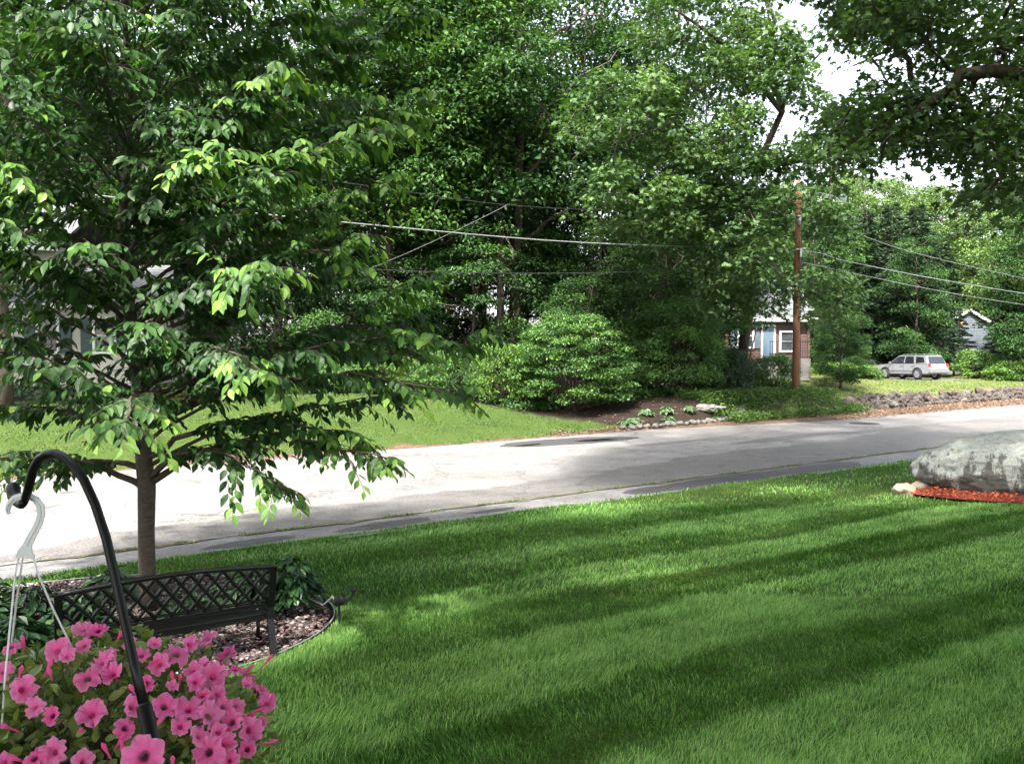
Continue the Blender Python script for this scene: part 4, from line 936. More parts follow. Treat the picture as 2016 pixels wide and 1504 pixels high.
# flat hook of the hanger: a C of ribbed plastic, then a tapering tab
c = [(18, 1012), (15, 1004), (18, 992), (28, 981), (42, 976), (58, 976), (72, 984), (80, 997), (81, 1012), (77, 1028), (69, 1044), (60, 1060), (54, 1074)]
c2 = [hp(x, y, 1.30) - kb for x, y in c]
b = MB()
def ribbon(b, P, w, th):
    V = []; n_ = len(P)
    for i in range(n_):
        t_ = (P[min(i + 1, n_ - 1)] - P[max(i - 1, 0)]).normalized(); sd = Vector((0, 1, 0)).cross(t_).normalized()
        for sx, sy in ((-1, -1), (1, -1), (1, 1), (-1, 1)): V.append(P[i] + sd * sx * w[i] / 2 + Vector((0, sy * th / 2, 0)))
    F = [(0, 1, 2, 3), ((n_ - 1) * 4 + 3, (n_ - 1) * 4 + 2, (n_ - 1) * 4 + 1, (n_ - 1) * 4)]
    for i in range(n_ - 1):
        for k in range(4): F.append((i * 4 + k, i * 4 + (k + 1) % 4, i * 4 + 4 + (k + 1) % 4, i * 4 + 4 + k))
    b.add(V, F)
ribbon(b, c2, [.004, .007, .009, .010, .010, .010, .011, .012, .012, .012, .012, .013, .014], .003)
ribbon(b, c2, [.001, .002] + [.0025] * 11, .009)
o = b.obj('hanger_hook', M['white_plastic'], bk)
ribbon(b2 := MB(), [hp(x, y, 1.30) - kb for x, y in [(54, 1074), (50, 1085), (50, 1093), (50, 1098)]], [.014, .022, .028, .029], .004)
b2.obj('hanger_plate', M['white_plastic'], bk)
for k, (pts_) in enumerate([[(37, 1097, 1.30), (30, 1130, 1.30), (20, 1230, 1.29), (10, 1330, 1.27), (2, 1450, 1.24)], [(66, 1097, 1.30), (75, 1130, 1.30), (105, 1200, 1.33), (135, 1260, 1.36), (172, 1340, 1.40)], [(45, 1097, 1.31), (40, 1130, 1.33), (33, 1180, 1.37), (20, 1290, 1.43), (10, 1400, 1.47)]]):
    MB().tube([hp(*q) - kb for q in pts_], .0017, 6).obj('strand', M['white_plastic'], bk, True)
# petunias
M['petal'] = None
m, n, p, o = new_mat('petunia_petal')
r1 = ramp(n, attr(n, 'tint'), [(0, (.10, .01, .05)), (.10, (.30, .02, .14)), (.22, (.98, .08, .38)), (.6, (1.0, .17, .50)), (1, (1.0, .40, .70))])
oi = n.nodes.new('ShaderNodeObjectInfo')
cc = mixc(n, math_(n, 'MULTIPLY', oi.outputs['Random'], .30), r1.outputs[0], (.98, .44, .68)); lk(n, cc, p.inputs['Base Color']); p.inputs['Roughness'].default_value = .6; p.inputs['Specular IOR Level'].default_value = .2
tr = n.nodes.new('ShaderNodeBsdfTranslucent'); lk(n, cc, tr.inputs[0]); ms = n.nodes.new('ShaderNodeMixShader'); ms.inputs[0].default_value = .45
lk(n, p.outputs[0], ms.inputs[1]); lk(n, tr.outputs[0], ms.inputs[2]); lk(n, ms.outputs[0], o.inputs[0]); M['petal'] = m
M['calyx'] = simple('calyx_green', (.12, .2, .05), None, 20, .6)
def petunia_mesh(seed, open_=1.0):
    r = np.random.default_rng(seed); nu = 40; rad = [.05, .09, .16, .30, .5, .72, .9, 1.0]; V = []; T = []; rings = [-1.25, -.75, -.38, -.12, -.02, .0, -.03, -.09]
    ph = r.uniform(0, 6.28, 3); fold = r.uniform(-.25, .3, 5)
    for j, (rr_, z) in enumerate(zip(rad, rings)):
        for i in range(nu):
            q = 2 * math.pi * i / nu; lobe = abs(math.cos(2.5 * q)) ** .5; k = max(0, (rr_ - .25) / .75)
            R = rr_ * (1 - k * .20 * (1 - lobe)) * (1 + k * .05 * math.sin(9 * q + ph[0])) * (.35 + .65 * open_ if j > 2 else 1)
            zz = z + k ** 1.5 * (.17 * math.sin(5 * q + ph[1]) + .13 * math.sin(11 * q + ph[2]) + .05 * math.sin(17 * q + ph[0]) + fold[int((q + .63) / 1.2566) % 5]) + (1 - open_) * k * .7
            V.append((R * math.cos(q), R * math.sin(q), zz)); vein = .12 if abs(math.cos(2.5 * q)) > .97 else 0
            T.append(([.05, .02, .0, .22, .5, .62, .75, .88] if seed % 3 == 0 else [.3, .2, .14, .45, .66, .72, .85, .98])[j] - vein * (j > 3) + r.normal() * .03)
    F = [(j * nu + i, j * nu + (i + 1) % nu, (j + 1) * nu + (i + 1) % nu, (j + 1) * nu + i) for j in range(len(rad) - 1) for i in range(nu)]
    return mesh_np('flower', V, F, np.clip(T, 0, 1), True)
PM = [petunia_mesh(200 + i, [1, .85, .95, .75, 1, .68][i % 6]) for i in range(12)]
cal = MB().lathe([(.02, -2.0), (.035, -1.9), (.10, -1.45), (.12, -1.2), (.09, -.9), (.02, -.88)], 7).mesh('calyx'); cal.materials.append(M['calyx'])
for me in PM: me.materials.append(M['petal'])
EC = Vector((-.74, 1.40, 1.84)); ER = Vector((.325, .30, .27))
pt = thing('petunia_plant', 'pink petunias in full bloom spilling out of the hanging basket', 'flowers', tuple(EC)); 
def ell_hit(px, py, k=1.0):
    d = ray(px, py).normalized(); o_ = Vector((0, 0, CAMH)) - EC; R = ER * k
    a = sum((d[i] / R[i]) ** 2 for i in range(3)); b_ = 2 * sum(d[i] * o_[i] / R[i] ** 2 for i in range(3)); c_ = sum((o_[i] / R[i]) ** 2 for i in range(3)) - 1
    D = b_ * b_ - 4 * a * c_; t_ = (-b_ - math.sqrt(D)) / (2 * a) if D > 0 else -b_ / (2 * a)
    return o_ + d * t_
fl = [(163, 1237, 1), (193, 1240, .8), (115, 1278, 1), (132, 1290, .8), (22, 1272, .8), (46, 1356, 1.05), (67, 1391, .8), (102, 1409, .8), (180, 1404, 1.05), (204, 1302, .95), (172, 1334, .9), (222, 1326, .95), (212, 1290, .8), (278, 1289, .9), (313, 1306, .95), (304, 1266, .7), (348, 1285, .95), (374, 1267, .85), (409, 1256, .95), (448, 1289, .85), (420, 1330, 1), (385, 1341, .85), (463, 1317, .7), (485, 1346, .65), (428, 1365, .75),
      (324, 1389, 1.05), (372, 1393, 1.15), (261, 1390, .95), (247, 1433, .8), (356, 1428, .8), (413, 1408, 1), (456, 1420, .85), (493, 1437, 1.05), (526, 1383, 1), (409, 1480, 1.1), (443, 1463, 1.1), (465, 1388, .75), (283, 1488, 1.35), (104, 1480, .85), (163, 1497, .85), (67, 1491, .7), (9, 1498, .7), (393, 1447, .85), (487, 1474, .8), (452, 1496, .9), (340, 1350, .6), (290, 1345, .6), (430, 1440, .8), (5, 1320, .8), (165, 1270, .6), (255, 1265, .55), (400, 1310, .7), (515, 1420, .5), (398, 1368, .8), (380, 1318, .75), (440, 1390, .8)]
r = random.Random(12); FPOS = []
for i, (px, py, s_) in enumerate(fl):
    P0 = ell_hit(px, py, 1.06 if i != 37 else 1.2)
    if i == 37: P0 = at(283, 1488, 1.0) - EC
    nrm = Vector([P0[k] / ER[k] ** 2 for k in range(3)]).normalized(); tocam = (Vector((0, 0, CAMH)) - EC - P0).normalized()
    nv = (nrm * .55 + tocam * .75 + Vector((r.uniform(-.9, .9), r.uniform(-.4, .4), r.uniform(-.35, .9)))).normalized(); R_ = .0225 * s_ * r.uniform(.85, 1.15)
    o = link('flower', PM[i % 12], None, pt); o.matrix_local = Matrix.Translation(P0) @ nv.to_track_quat('Z', 'Y').to_matrix().to_4x4() @ Matrix.Rotation(r.uniform(0, 6.28), 4, 'Z') @ Matrix.Scale(R_, 4)
    c_ = link('calyx', cal, None, o); FPOS.append(P0)
for i in range(46):
    q = r.uniform(0, 6.28); v = r.uniform(-.5, .95); P0 = Vector((ER.x * math.cos(q) * math.sqrt(1 - v * v), ER.y * math.sin(q) * math.sqrt(1 - v * v), ER.z * v)) * 1.05
    wp = P0 + EC; X, Yq, D = proj(np.array(wp))
    if -30 < X < 560 and wp.y < EC.y + .12: continue
    nv = (Vector([P0[k] / ER[k] ** 2 for k in range(3)]).normalized() + Vector((r.uniform(-.4, .4), r.uniform(-.4, .4), r.uniform(-.2, .4)))).normalized()
    o = link('flower', PM[i % 12], None, pt); o.matrix_local = Matrix.Translation(P0) @ nv.to_track_quat('Z', 'Y').to_matrix().to_4x4() @ Matrix.Scale(.0195, 4)
    link('calyx', cal, None, o)
rng = np.random.default_rng(55); n_ = 5200
d = unit(rng.normal(size=(n_, 3))); d[:, 2] = np.where(rng.random(n_) < .6, np.abs(d[:, 2]), d[:, 2]); kk = rng.uniform(.62, 1.03, n_)
P = d * kk[:, None] * np.array(ER); N = unit(d + rng.normal(size=(n_, 3)) * .5 + np.array([0, 0, .4])); A = rng.normal(size=(n_, 3)) + d * .7
S = rng.uniform(.014, .030, n_); Tn = .5 + rng.normal(size=n_) * .2 + .5 * (kk - .9)
qx, qy, qd = proj(P + np.array(EC)); sc_ = np.where((qx > 0) & (qx < 560) & (qy < 1500) & (P[:, 1] < .1), kk + S * 6 - P[:, 1], -9); tp_ = np.argsort(-sc_)[:240]
mask = np.ones(n_, bool); mask[tp_] = False
T_PET = (T_LEAF[0] * np.array([1, 1.15, 1]), T_LEAF[1])
V, F, T = scatter(T_PET, P[mask], A[mask], N[mask], S[mask], Tn[mask]); tag(link('foliage', mesh_np('foliage', V, F, T, True), M['leaf_petunia'], pt), kind='stuff')
pv = []
for i in range(5):
    V, F, T = scatter(T_PET, np.zeros((1, 3)), np.array([[1., 0, 0]]), np.array([[0, 0, 1.]]), [1.0], np.array([.2 + .8 * i / 4])); me = mesh_np('leaf', V, F, T); me.materials.append(M['leaf_petunia']); pv.append(me)
leaf_objects(tp_, P, A, N, S, Tn, pv, pt, np.zeros(3))
b = MB()
for i in range(90):
    a = P[i]; b.tube([tuple(a * .3 + np.array([0, 0, -.02])), tuple(a * .75 + np.array([0, 0, .03])), tuple(a * 1.0)], .0013, 4)
for P0 in FPOS: b.tube([tuple(P0 * .6), tuple(P0 * .85 + Vector((0, 0, .005))), tuple(P0 * .97)], .0012, 4)
b.obj('stem', M['calyx'], pt, True)
MB().add(*[(lambda q: (q.v, q.f))(MB().lathe([(.01, -.14), (.13, -.05), (.17, .02), (.12, .08), (.02, .10)], 16))][0]).obj('root_ball', M['bed_soil'], pt, True)

bud = MB().lathe([(.05, -1.4), (.12, -1.1), (.10, -.5), (.20, .1), (.24, .4), (.12, .75), (.02, .85)], 9).mesh('bud', True); bud.materials.append(M['petal'])
a_ = bud.attributes.new('tint', 'FLOAT', 'POINT'); a_.data.foreach_set('value', np.full(len(bud.vertices), .5, np.float32))
for i in range(34):
    px, py = r.uniform(10, 540), r.uniform(1240, 1500); P0 = ell_hit(px, py, 1.05); nv = (P0.normalized() + Vector((r.uniform(-.8, .8), r.uniform(-.5, .5), r.uniform(-.1, 1)))).normalized()
    o = link('bud', bud, None, pt); o.matrix_local = Matrix.Translation(P0) @ nv.to_track_quat('Z', 'Y').to_matrix().to_4x4() @ Matrix.Scale(.015, 4)
# ------------------------------------------------------------------ boulder, small rocks, red mulch
def rock_mesh(seed, sub=4, scl=(1, 1, 1), amp=.18, name='rock', freq=1.2, flat=None):
    import bmesh
    from mathutils import noise as mn
    bm = bmesh.new(); bmesh.ops.create_icosphere(bm, subdivisions=sub, radius=1)
    off = Vector((seed * 3.1, seed * 1.7, seed * 2.3))
    for v in bm.verts:
        d = v.co.normalized(); k = 1 + amp * mn.noise(d * freq + off) * 1.6 + amp * .5 * mn.noise(d * freq * 2.7 + off) + amp * .16 * mn.noise(d * freq * 6 + off) + amp * .08 * mn.noise(d * freq * 14 + off)
        if sub > 3: k += .012 * mn.noise(d * 22 + off)
        c = d * k; v.co = Vector((c.x * scl[0], c.y * scl[1], c.z * scl[2]))
    me = bpy.data.meshes.new(name); bm.to_mesh(me); bm.free(); me.polygons.foreach_set('use_smooth', np.full(len(me.polygons), sub > 2)); return me
m, n, p, o = new_mat('lichen_granite'); op = geo_pos(n)
a1 = noise(n, 1.2, 7, .65, op); a2 = noise(n, 5, 6, .7, op); a3 = noise(n, 50, 3, .7, op)
c = ramp(n, a1.outputs[0], [(.3, (.33, .335, .32)), (.5, (.40, .42, .38)), (.72, (.25, .29, .22))]).outputs[0]
c = mixc(n, .45, c, ramp(n, a2.outputs[0], [(.3, (.07, .07, .065)), (.6, (.46, .46, .44))]).outputs[0])
c = mixc(n, .3, c, ramp(n, a3.outputs[0], [(.35, (.1, .1, .1)), (.6, (.8, .8, .8))]).outputs[0], 'OVERLAY')
sx = noise(n, 2.6, 5, .7, mapped(n, op, (1.3, 1.3, .28))); sz = n.nodes.new('ShaderNodeSeparateXYZ'); lk(n, op, sz.inputs[0])
low = ramp(n, math_(n, 'ADD', math_(n, 'MULTIPLY', sz.outputs[2], -.62), math_(n, 'ADD', math_(n, 'MULTIPLY', sx.outputs[0], 2.1), -.31)), [(.33, (0, 0, 0)), (.46, (.85, .85, .85))]).outputs[0]
nrm_ = n.nodes.new('ShaderNodeNewGeometry'); s2 = n.nodes.new('ShaderNodeSeparateXYZ'); lk(n, nrm_.outputs['Normal'], s2.inputs[0])
c = mixc(n, low, c, (.065, .06, .052))
moss = ramp(n, math_(n, 'ADD', math_(n, 'MULTIPLY', s2.outputs[2], .35), a2.outputs[0]), [(.82, (0, 0, 0)), (.94, (.7, .7, .7))]).outputs[0]
c = mixc(n, moss, c, (.14, .17, .06))
lk(n, c, p.inputs['Base Color']); p.inputs['Roughness'].default_value = .85; bump(n, p, math_(n, 'ADD', a3.outputs[0], math_(n, 'MULTIPLY', a2.outputs[0], 3)), .8, .03); M['granite'] = m
bd = link('boulder', rock_mesh(4, 6, (2.5, 1.2, .80), .11, 'boulder', 1.1), M['granite'])
bx = at(2065, 915, 15.3); bd.location = (bx.x, 15.2, .42); bd.rotation_euler = (0, .03, .12)
tag(bd, 'huge grey green boulder with black water streaks sitting in red mulch on the lawn', 'boulder')
M['tanrock'] = simple('tan_stone', (.50, .43, .30), (.30, .25, .17), 6, .85, bmp=.6, bdist=.01)
M['fieldstone'] = simple('grey_fieldstone', (.22, .20, .19), (.08, .072, .066), 5, .85, bmp=.8, bdist=.02)
M['wallstone'] = None
m, n, p, o = new_mat('wall_stone'); oi = n.nodes.new('ShaderNodeObjectInfo'); a1 = noise(n, 5, 6, .7, obj_pos(n)); 
c = ramp(n, oi.outputs['Random'], [(0, (.05, .036, .029)), (.4, (.085, .062, .05)), (.7, (.055, .049, .045)), (1, (.14, .115, .095))]).outputs[0]
lk(n, mixc(n, .6, c, ramp(n, a1.outputs[0], [(.3, (.35, .35, .35)), (.7, (1.0, 1.0, 1.0))]).outputs[0], 'MULTIPLY'), p.inputs['Base Color']); p.inputs['Roughness'].default_value = .9; bump(n, p, a1.outputs[0], .8, .04); M['wallstone'] = m
g = G(1782, 973); o = tag(link('rock', rock_mesh(8, 4, (.22, .17, .14), .3), M['tanrock'], None, (g.x, g.y, g.z + .07)), 'small tan stone on the grass left of the boulder, the leftmost one', 'rock'); o.rotation_euler = (0, .25, .3)
g = G(1818, 970); o = tag(link('rock', rock_mesh(9, 4, (.27, .2, .13), .25), M['tanrock'], None, (g.x, g.y, g.z + .07)), 'rounded buff stone between the mulch and the small tan stone', 'rock'); o.rotation_euler = (.2, -.2, 1)
dg = bpy.context.evaluated_depsgraph_get()
for i, (px, py, r_) in enumerate([(1905, 866, .05), (1932, 859, .05), (1950, 857, .045), (1968, 856, .06), (1995, 852, .10), (1876, 872, .035)]):
    # resting on the back of the boulder
    Y = 15.8; q = at(px, py, Y); lc = bd.matrix_world.inverted() if False else Matrix.LocRotScale(bd.location, bd.rotation_euler, None).inverted()
    hit, lo_, no_, fi_ = bd.ray_cast(lc @ Vector((q.x, Y, 4)), lc.to_3x3() @ Vector((0, 0, -1)), distance=6)
    w = (lc.inverted() @ lo_) if hit else q
    tag(link('pebble', rock_mesh(30 + i, 2, (r_, r_ * .8, r_ * .55), .25), M['tanrock'], None, (w.x, w.y, w.z + r_ * .3)), ORD[[5, 4, 3, 2, 1, 0][i] if False else {0: 1, 1: 2, 2: 3, 3: 4, 4: 5, 5: 0}[i]] + ' small pebble from the left on top of the boulder', 'pebble', 'pebbles on top of the boulder')
m, n, p, o = new_mat('red_mulch'); r1 = ramp(n, attr(n, 'tint'), [(0, (.14, .03, .014)), (.5, (.44, .09, .04)), (1, (.66, .20, .085))]); lk(n, r1.outputs[0], p.inputs['Base Color']); p.inputs['Roughness'].default_value = .8; M['mulch'] = m
m2, n, p, o = new_mat('red_mulch_base'); p.inputs['Base Color'].default_value = (.16, .025, .015, 1); p.inputs['Roughness'].default_value = .9
MUX, MUY = 10.2, 15.0
bm_v = []
for j in range(12):
    for i in range(48):
        q = 2 * math.pi * i / 48; k = j / 11; bm_v.append((MUX + 3.0 * k * math.cos(q), MUY + 1.35 * k * math.sin(q), .11 + .10 * (1 - k ** 4)))
tag(link('mulch_bed', mesh_np('mulch_bed', bm_v, np.array([(j * 48 + i, j * 48 + (i + 1) % 48, (j + 1) * 48 + (i + 1) % 48, (j + 1) * 48 + i) for j in range(11) for i in range(48)]), None, True), m2), kind='structure')
rng = np.random.default_rng(66); n_ = 15000; k = np.sqrt(rng.random(n_)) * 1.01; q = rng.uniform(0, 6.283, n_)
P = np.stack([MUX + 3.0 * k * np.cos(q), MUY + 1.35 * k * np.sin(q), .12 + .12 * (1 - k ** 4) + rng.uniform(0, .03, n_)], -1)
V, F, T = scatter((T_RHOMB[0] * np.array([1, .5, 1]), T_RHOMB[1]), P, rng.normal(size=(n_, 3)) * np.array([1, 1, .4]), rng.normal(size=(n_, 3)) * .5 + np.array([0, 0, 1.]), rng.uniform(.03, .09, n_), rng.random(n_))
tag(link('red_mulch', mesh_np('red_mulch', V, F, T), M['mulch']), kind='stuff')

# ------------------------------------------------------------------ dry stone wall, bed edging, far bed
sm = [rock_mesh(300 + i, 3 if False else 2, (.5, .38, .5), .34, 'stone', 1.6) for i in range(9)]
for me in sm: me.materials.append(M['wallstone'])
wl = thing('stone_wall', 'low dry stone retaining wall holding up the yard along the far edge of the road', 'stone wall', (*xy(45, 20.7), .1), RD)
r = random.Random(5); cnt = 0
for row in range(3):
    s = 33.2 + (1.2 if row == 2 else 0)
    while s < 64 and cnt < 300:
        w = r.uniform(.20, .46) * (1.0 if row < 2 else 1.1); hh = r.uniform(.20, .38)
        t_ = 20.62 + row * .10 + r.uniform(-.06, .06) + .10 * math.sin(s * .5)
        if row == 2 and r.random() < .2: s += w; continue
        o = link('stone', sm[r.randrange(9)], None, wl)
        o.location = (s + w / 2 - 45, t_ - 20.7, .08 + row * .21 + r.uniform(-.06, .06)); o.rotation_euler = (r.uniform(-.3, .3), r.uniform(-.6, .6), r.uniform(-.5, .5)); o.scale = (w * 1.15, .5, hh * 1.15); s += w * .96; cnt += 1
print('wall stones', cnt)
M['edgestone'] = simple('pale_edging_stone', (.15, .14, .13), (.07, .064, .06), 5, .85, bmp=.6, bdist=.01)
es = [rock_mesh(400 + i, 3, (1, .85, .8), .2, 'rock', 1.3) for i in range(5)]
for me in es: me.materials.append(M['edgestone'])
edge_px = [(1226, 846), (1244, 846), (1258, 844), (1274, 843), (1290, 842), (1302, 841), (1314, 839), (1326, 839), (1339, 837), (1352, 837), (1364, 836), (1375, 834), (1386, 834), (1396, 832), (1406, 832), (1418, 830), (1428, 829), (1438, 828), (1448, 827), (1457, 827)]
for i, (px, py) in enumerate(edge_px):
    g = G(px, py); s_ = r.uniform(.095, .15); o = link('rock', es[i % 5], None, None, (g.x, g.y, g.z + s_ * .5)); o.scale = (s_ * 1.15, s_, s_); o.rotation_euler = (0, 0, r.uniform(0, 6))
    tag(o, ORD[i] + ' small pale rock from the left in the row edging the mulched bed', 'rock', 'rocks edging the mulched bed')
g = G(1459, 825); o = link('rock', rock_mesh(55, 4, (.33, .3, .27), .18), M['edgestone'], None, (g.x, g.y + .25, g.z + .17)); tag(o, 'round grey rock, the biggest, at the right end of the row of small rocks', 'rock')
g = G(1395, 806); o = link('rock', rock_mesh(56, 4, (.6, .35, .16), .25), M['fieldstone'], None, (g.x, g.y, g.z + .05)); tag(o, 'flat dark slab of stone lying in the mulched bed', 'rock')
for i, (px, py) in enumerate([(1250, 826), (1315, 826), (1312, 806), (1356, 803), (1272, 810), (1235, 830)]):
    g = G(px, py + 6)
    hosta('hosta', 'pale edged hosta in the mulched bed across the road, ' + ['front left', 'front middle', 'rear middle', 'rear right', 'rear left', 'nearest the round bush'][i], g.x, g.y, g.z, .30, 80, .17, 80 + i, M['leaf_hosta'], .4, True, .22)
# ------------------------------------------------------------------ utility pole, cables, street lamp
pb = Vector((12.42, 36.0, gz(12.42, 36.0))); print('pole', proj(np.array(pb)), pb)
up = thing('utility_pole', 'brown wooden utility pole standing on the bank across the road', 'utility pole', tuple(pb))
MB().tube([(0, 0, -.3), (0, 0, 3), (.02, 0, 6), (.04, 0, 9.3)], [.165, .155, .14, .12], 14).obj('shaft', M['pole'], up, True)
def prel(px, py, dy=-.2): return at(px, py, 36 + dy) - pb
b = MB(); q = prel(1576, 498); b.box(q, (.08, .14, .35)); b.tube([q + Vector((-.2, 0, .15)), q + Vector((.25, 0, .2))], .03, 6); b.obj('bracket', M['steel'], up)
b = MB(); q = prel(1573, 433); b.lathe([(.02, -.22), (.09, -.2), (.10, .12), (.05, .18), (.02, .2)], 12, q); b.obj('splice_case', M['steel'], up, True)
b = MB(); q = prel(1577, 553); b.box(q, (.05, .1, .5)); b.tube([q, q + Vector((0, 0, .9)), q + Vector((-.02, 0, 2.6))], .025, 5); b.obj('conduit', M['cable_dark'], up)
MB().tube([prel(1574, 470), prel(1577, 620), prel(1575, 775)], .014, 5).obj('ground_wire', M['cable_dark'], up)
b = MB(); q = prel(1574, 392); e = prel(1652, 390, -.8); b.tube([q, (q + e) / 2 + Vector((0, 0, .25)), e], .03, 6); b.obj('lamp_arm', M['steel'], up, True)
b = MB(); b.lathe([(.03, .16), (.10, .14), (.16, .04), (.17, 0), (.03, .01)], 14, e + Vector((.12, 0, 0))); b.obj('lamp_hood', M['steel'], up, True)
m, n, p, o = new_mat('lamp_glass'); p.inputs['Base Color'].default_value = (.75, .8, .85, 1); p.inputs['Roughness'].default_value = .1; p.inputs['Transmission Weight'].default_value = .5; M['glass'] = m
MB().lathe([(.15, -.005), (.16, -.06), (.12, -.14), (.03, -.17)], 14, e + Vector((.12, 0, 0))).obj('lamp_globe', m, up, True)
def cable(a, b_, sag, r_, mat, label, n=28, cuts=None):
    a, b_ = Vector(a), Vector(b_); P = [a + (b_ - a) * (i / n) - Vector((0, 0, 4 * sag * (i / n) * (1 - i / n))) for i in range(n + 1)]
    o = MB().tube(P, r_, 6).obj('overhead_cable', mat, None, True); tag(o, label, 'cable'); return o
DRV = Vector((.80, .60, 0))
def onroad(px, py):                                  # on the vertical plane of the cable run
    r_ = ray(px, py); # point pb + DRV*k
    k = (r_.x / r_.y * pb.y - pb.x) / (.80 - .60 * r_.x / r_.y); p_ = pb + DRV * k; Y = p_.y; return at(px, py, Y)
def run(pl, r_, mat, label):                        # through given points, smooth
    P = [onroad(*q) for q in pl]; Q = []
    for i in range(len(P) - 1):
        p0 = P[max(i - 1, 0)]; p1 = P[i]; p2 = P[i + 1]; p3 = P[min(i + 2, len(P) - 1)]
        for k in range(6):
            u = k / 6; Q.append(.5 * ((2 * p1) + (p2 - p0) * u + (2 * p0 - 5 * p1 + 4 * p2 - p3) * u * u + (3 * p1 - p0 - 3 * p2 + p3) * u ** 3))
    Q.append(P[-1]); o = MB().tube(Q, r_, 6).obj('overhead_cable', mat, None, True); tag(o, label, 'cable'); return o
run([(-330, 318), (30, 365), (340, 402), (700, 440), (1150, 478), (1570, 493), (1665, 514), (1820, 545), (1985, 573), (2100, 590)], .015, M['cable'], 'thick pale cable, the brightest one, running to the bracket on the pole')
run([(-330, 262), (60, 300), (380, 332), (670, 359), (1000, 404), (1300, 417), (1572, 419)], .010, M['cable_dark'], 'thin dark upper cable meeting the pole below the street lamp')
run([(-330, 470), (200, 500), (590, 523), (950, 538), (1300, 534), (1570, 518)], .014, M['cable_dark'], 'thick black cable, lowest of those left of the pole')
run([(1570, 412), (1640, 440), (1790, 495), (2016, 548), (2200, 585)], .010, M['cable'], 'thin upper cable right of the pole sagging over the dark pines')
run([(1572, 515), (1665, 535), (1850, 573), (2016, 600), (2200, 625)], .010, M['cable'], 'thin cable below the bright one on the right of the pole')
cable(at(1000, 403, 30.5), at(700, 540, 33.5), .1, .006, M['cable'], 'thin service line slanting down left from the upper cable')
cable(at(340, -10, 24), at(1010, 210, 40), .1, .011, M['cable_dark'], 'thin dark line slanting high across the maple tops')
cable(at(1795, 496, 49), at(1560, 560, 58), .1, .011, M['cable_dark'], 'thin service line slanting down left over the dark wood behind the pole')
g = G(1462, 762); gw = at(1489, 648, 37.0)
b = MB().tube([(g.x, g.y, g.z - .1), tuple(gw)], .03, 6); m = simple('orange_guard', (.55, .24, .05), None, 8, .5); tag(b.obj('guy_wire_guard', m), 'slanting orange plastic guard over a guy wire before the red brown house', 'guy wire guard')
# ------------------------------------------------------------------ houses
M['cream'] = simple('cream_siding', (.45, .43, .36), (.38, .365, .31), 1.5, .6, world=True)
M['redbrown'] = simple('red_brown_siding', (.10, .052, .045), (.07, .036, .032), 2, .7, world=True)
M['greysiding'] = simple('grey_siding', (.11, .13, .145), (.085, .10, .115), 2, .7, world=True)
M['concrete'] = simple('foundation_concrete', (.20, .19, .175), (.13, .125, .115), 3, .85, bmp=.3, world=True)
M['shingle'] = simple('grey_roof_shingle', (.12, .125, .13), (.075, .08, .082), 30, .7, world=True, bmp=.4)
M['shutter_green'] = simple('dark_green_shutter', (.018, .05, .05), None, 5, .5)
M['shutter_blue'] = simple('pale_blue_shutter', (.10, .15, .20), (.08, .125, .165), 5, .5)
m, n, p, o = new_mat('window_glass'); p.inputs['Base Color'].default_value = (.03, .035, .04, 1); p.inputs['Roughness'].default_value = .06; p.inputs['Specular IOR Level'].default_value = .9; M['pane'] = m
M['curtain'] = simple('white_curtain', (.6, .6, .6), None, 4, .8)
_bd = {}
def board(parent, x0, x1, z0, z1, y, mat, th=.02):
    """one lapped clapboard, its lower edge standing proud"""
    key = (round(z1 - z0, 3), mat.name)
    if key not in _bd:
        h = z1 - z0; b = MB(); b.add([(0, 0, 0), (1, 0, 0), (1, .012, h + .012), (0, .012, h + .012), (0, -th, 0), (1, -th, 0), (1, .004, h), (0, .004, h)], [(0, 1, 2, 3), (7, 6, 5, 4), (0, 4, 5, 1), (3, 2, 6, 7), (0, 3, 7, 4), (1, 5, 6, 2)]); _bd[key] = b.mesh('clapboard'); _bd[key].materials.append(mat)
    o = link('clapboard', _bd[key], None, parent); o.location = (x0, y, z0); o.scale = (x1 - x0, 1, 1); return o
def window(parent, x, z, w, h, y, shutter=None, sash=True, sw=.38):
    b = MB(); f = .09
    b.box((x, y - .04, z + h / 2 + f / 2), (w + 2 * f, .10, f)); b.box((x, y - .045, z - h / 2 - f / 2), (w + 2 * f, .12, f)); 
    for s_ in (-1, 1): b.box((x + s_ * (w / 2 + f / 2), y - .04, z), (f, .10, h))
    b.box((x, y - .045, z), (w, .05, .05)); 
    fr = b.obj('window', M['white_paint'], parent)
    MB().box((x, y - .018, z + h / 4 + .012), (w, .012, h / 2 - .026)).obj('pane', M['pane'], fr); MB().box((x, y - .014, z - h / 4 - .012), (w, .012, h / 2 - .026)).obj('pane', M['pane'], fr)
    if shutter:
        for s_ in (-1, 1):
            b = MB(); cx = x + s_ * (w / 2 + f + sw / 2 + .02); b.box((cx, y - .045, z), (sw, .03, h + .15))
            for k in range(10): b.box((cx, y - .066, z - h / 2 + .08 + k * (h - .1) / 9.5), (sw - .08, .016, .06))
            for zz in (-h / 2 - .03, h / 2 + .03, 0): b.box((cx, y - .068, z + zz), (sw, .018, .07))
            b.obj('shutter', shutter, parent)
def wall_box(parent, name, x0, x1, y0, y1, z0, z1, mat): return MB().box(((x0 + x1) / 2, (y0 + y1) / 2, (z0 + z1) / 2), (x1 - x0, y1 - y0, z1 - z0)).obj(name, mat, parent)
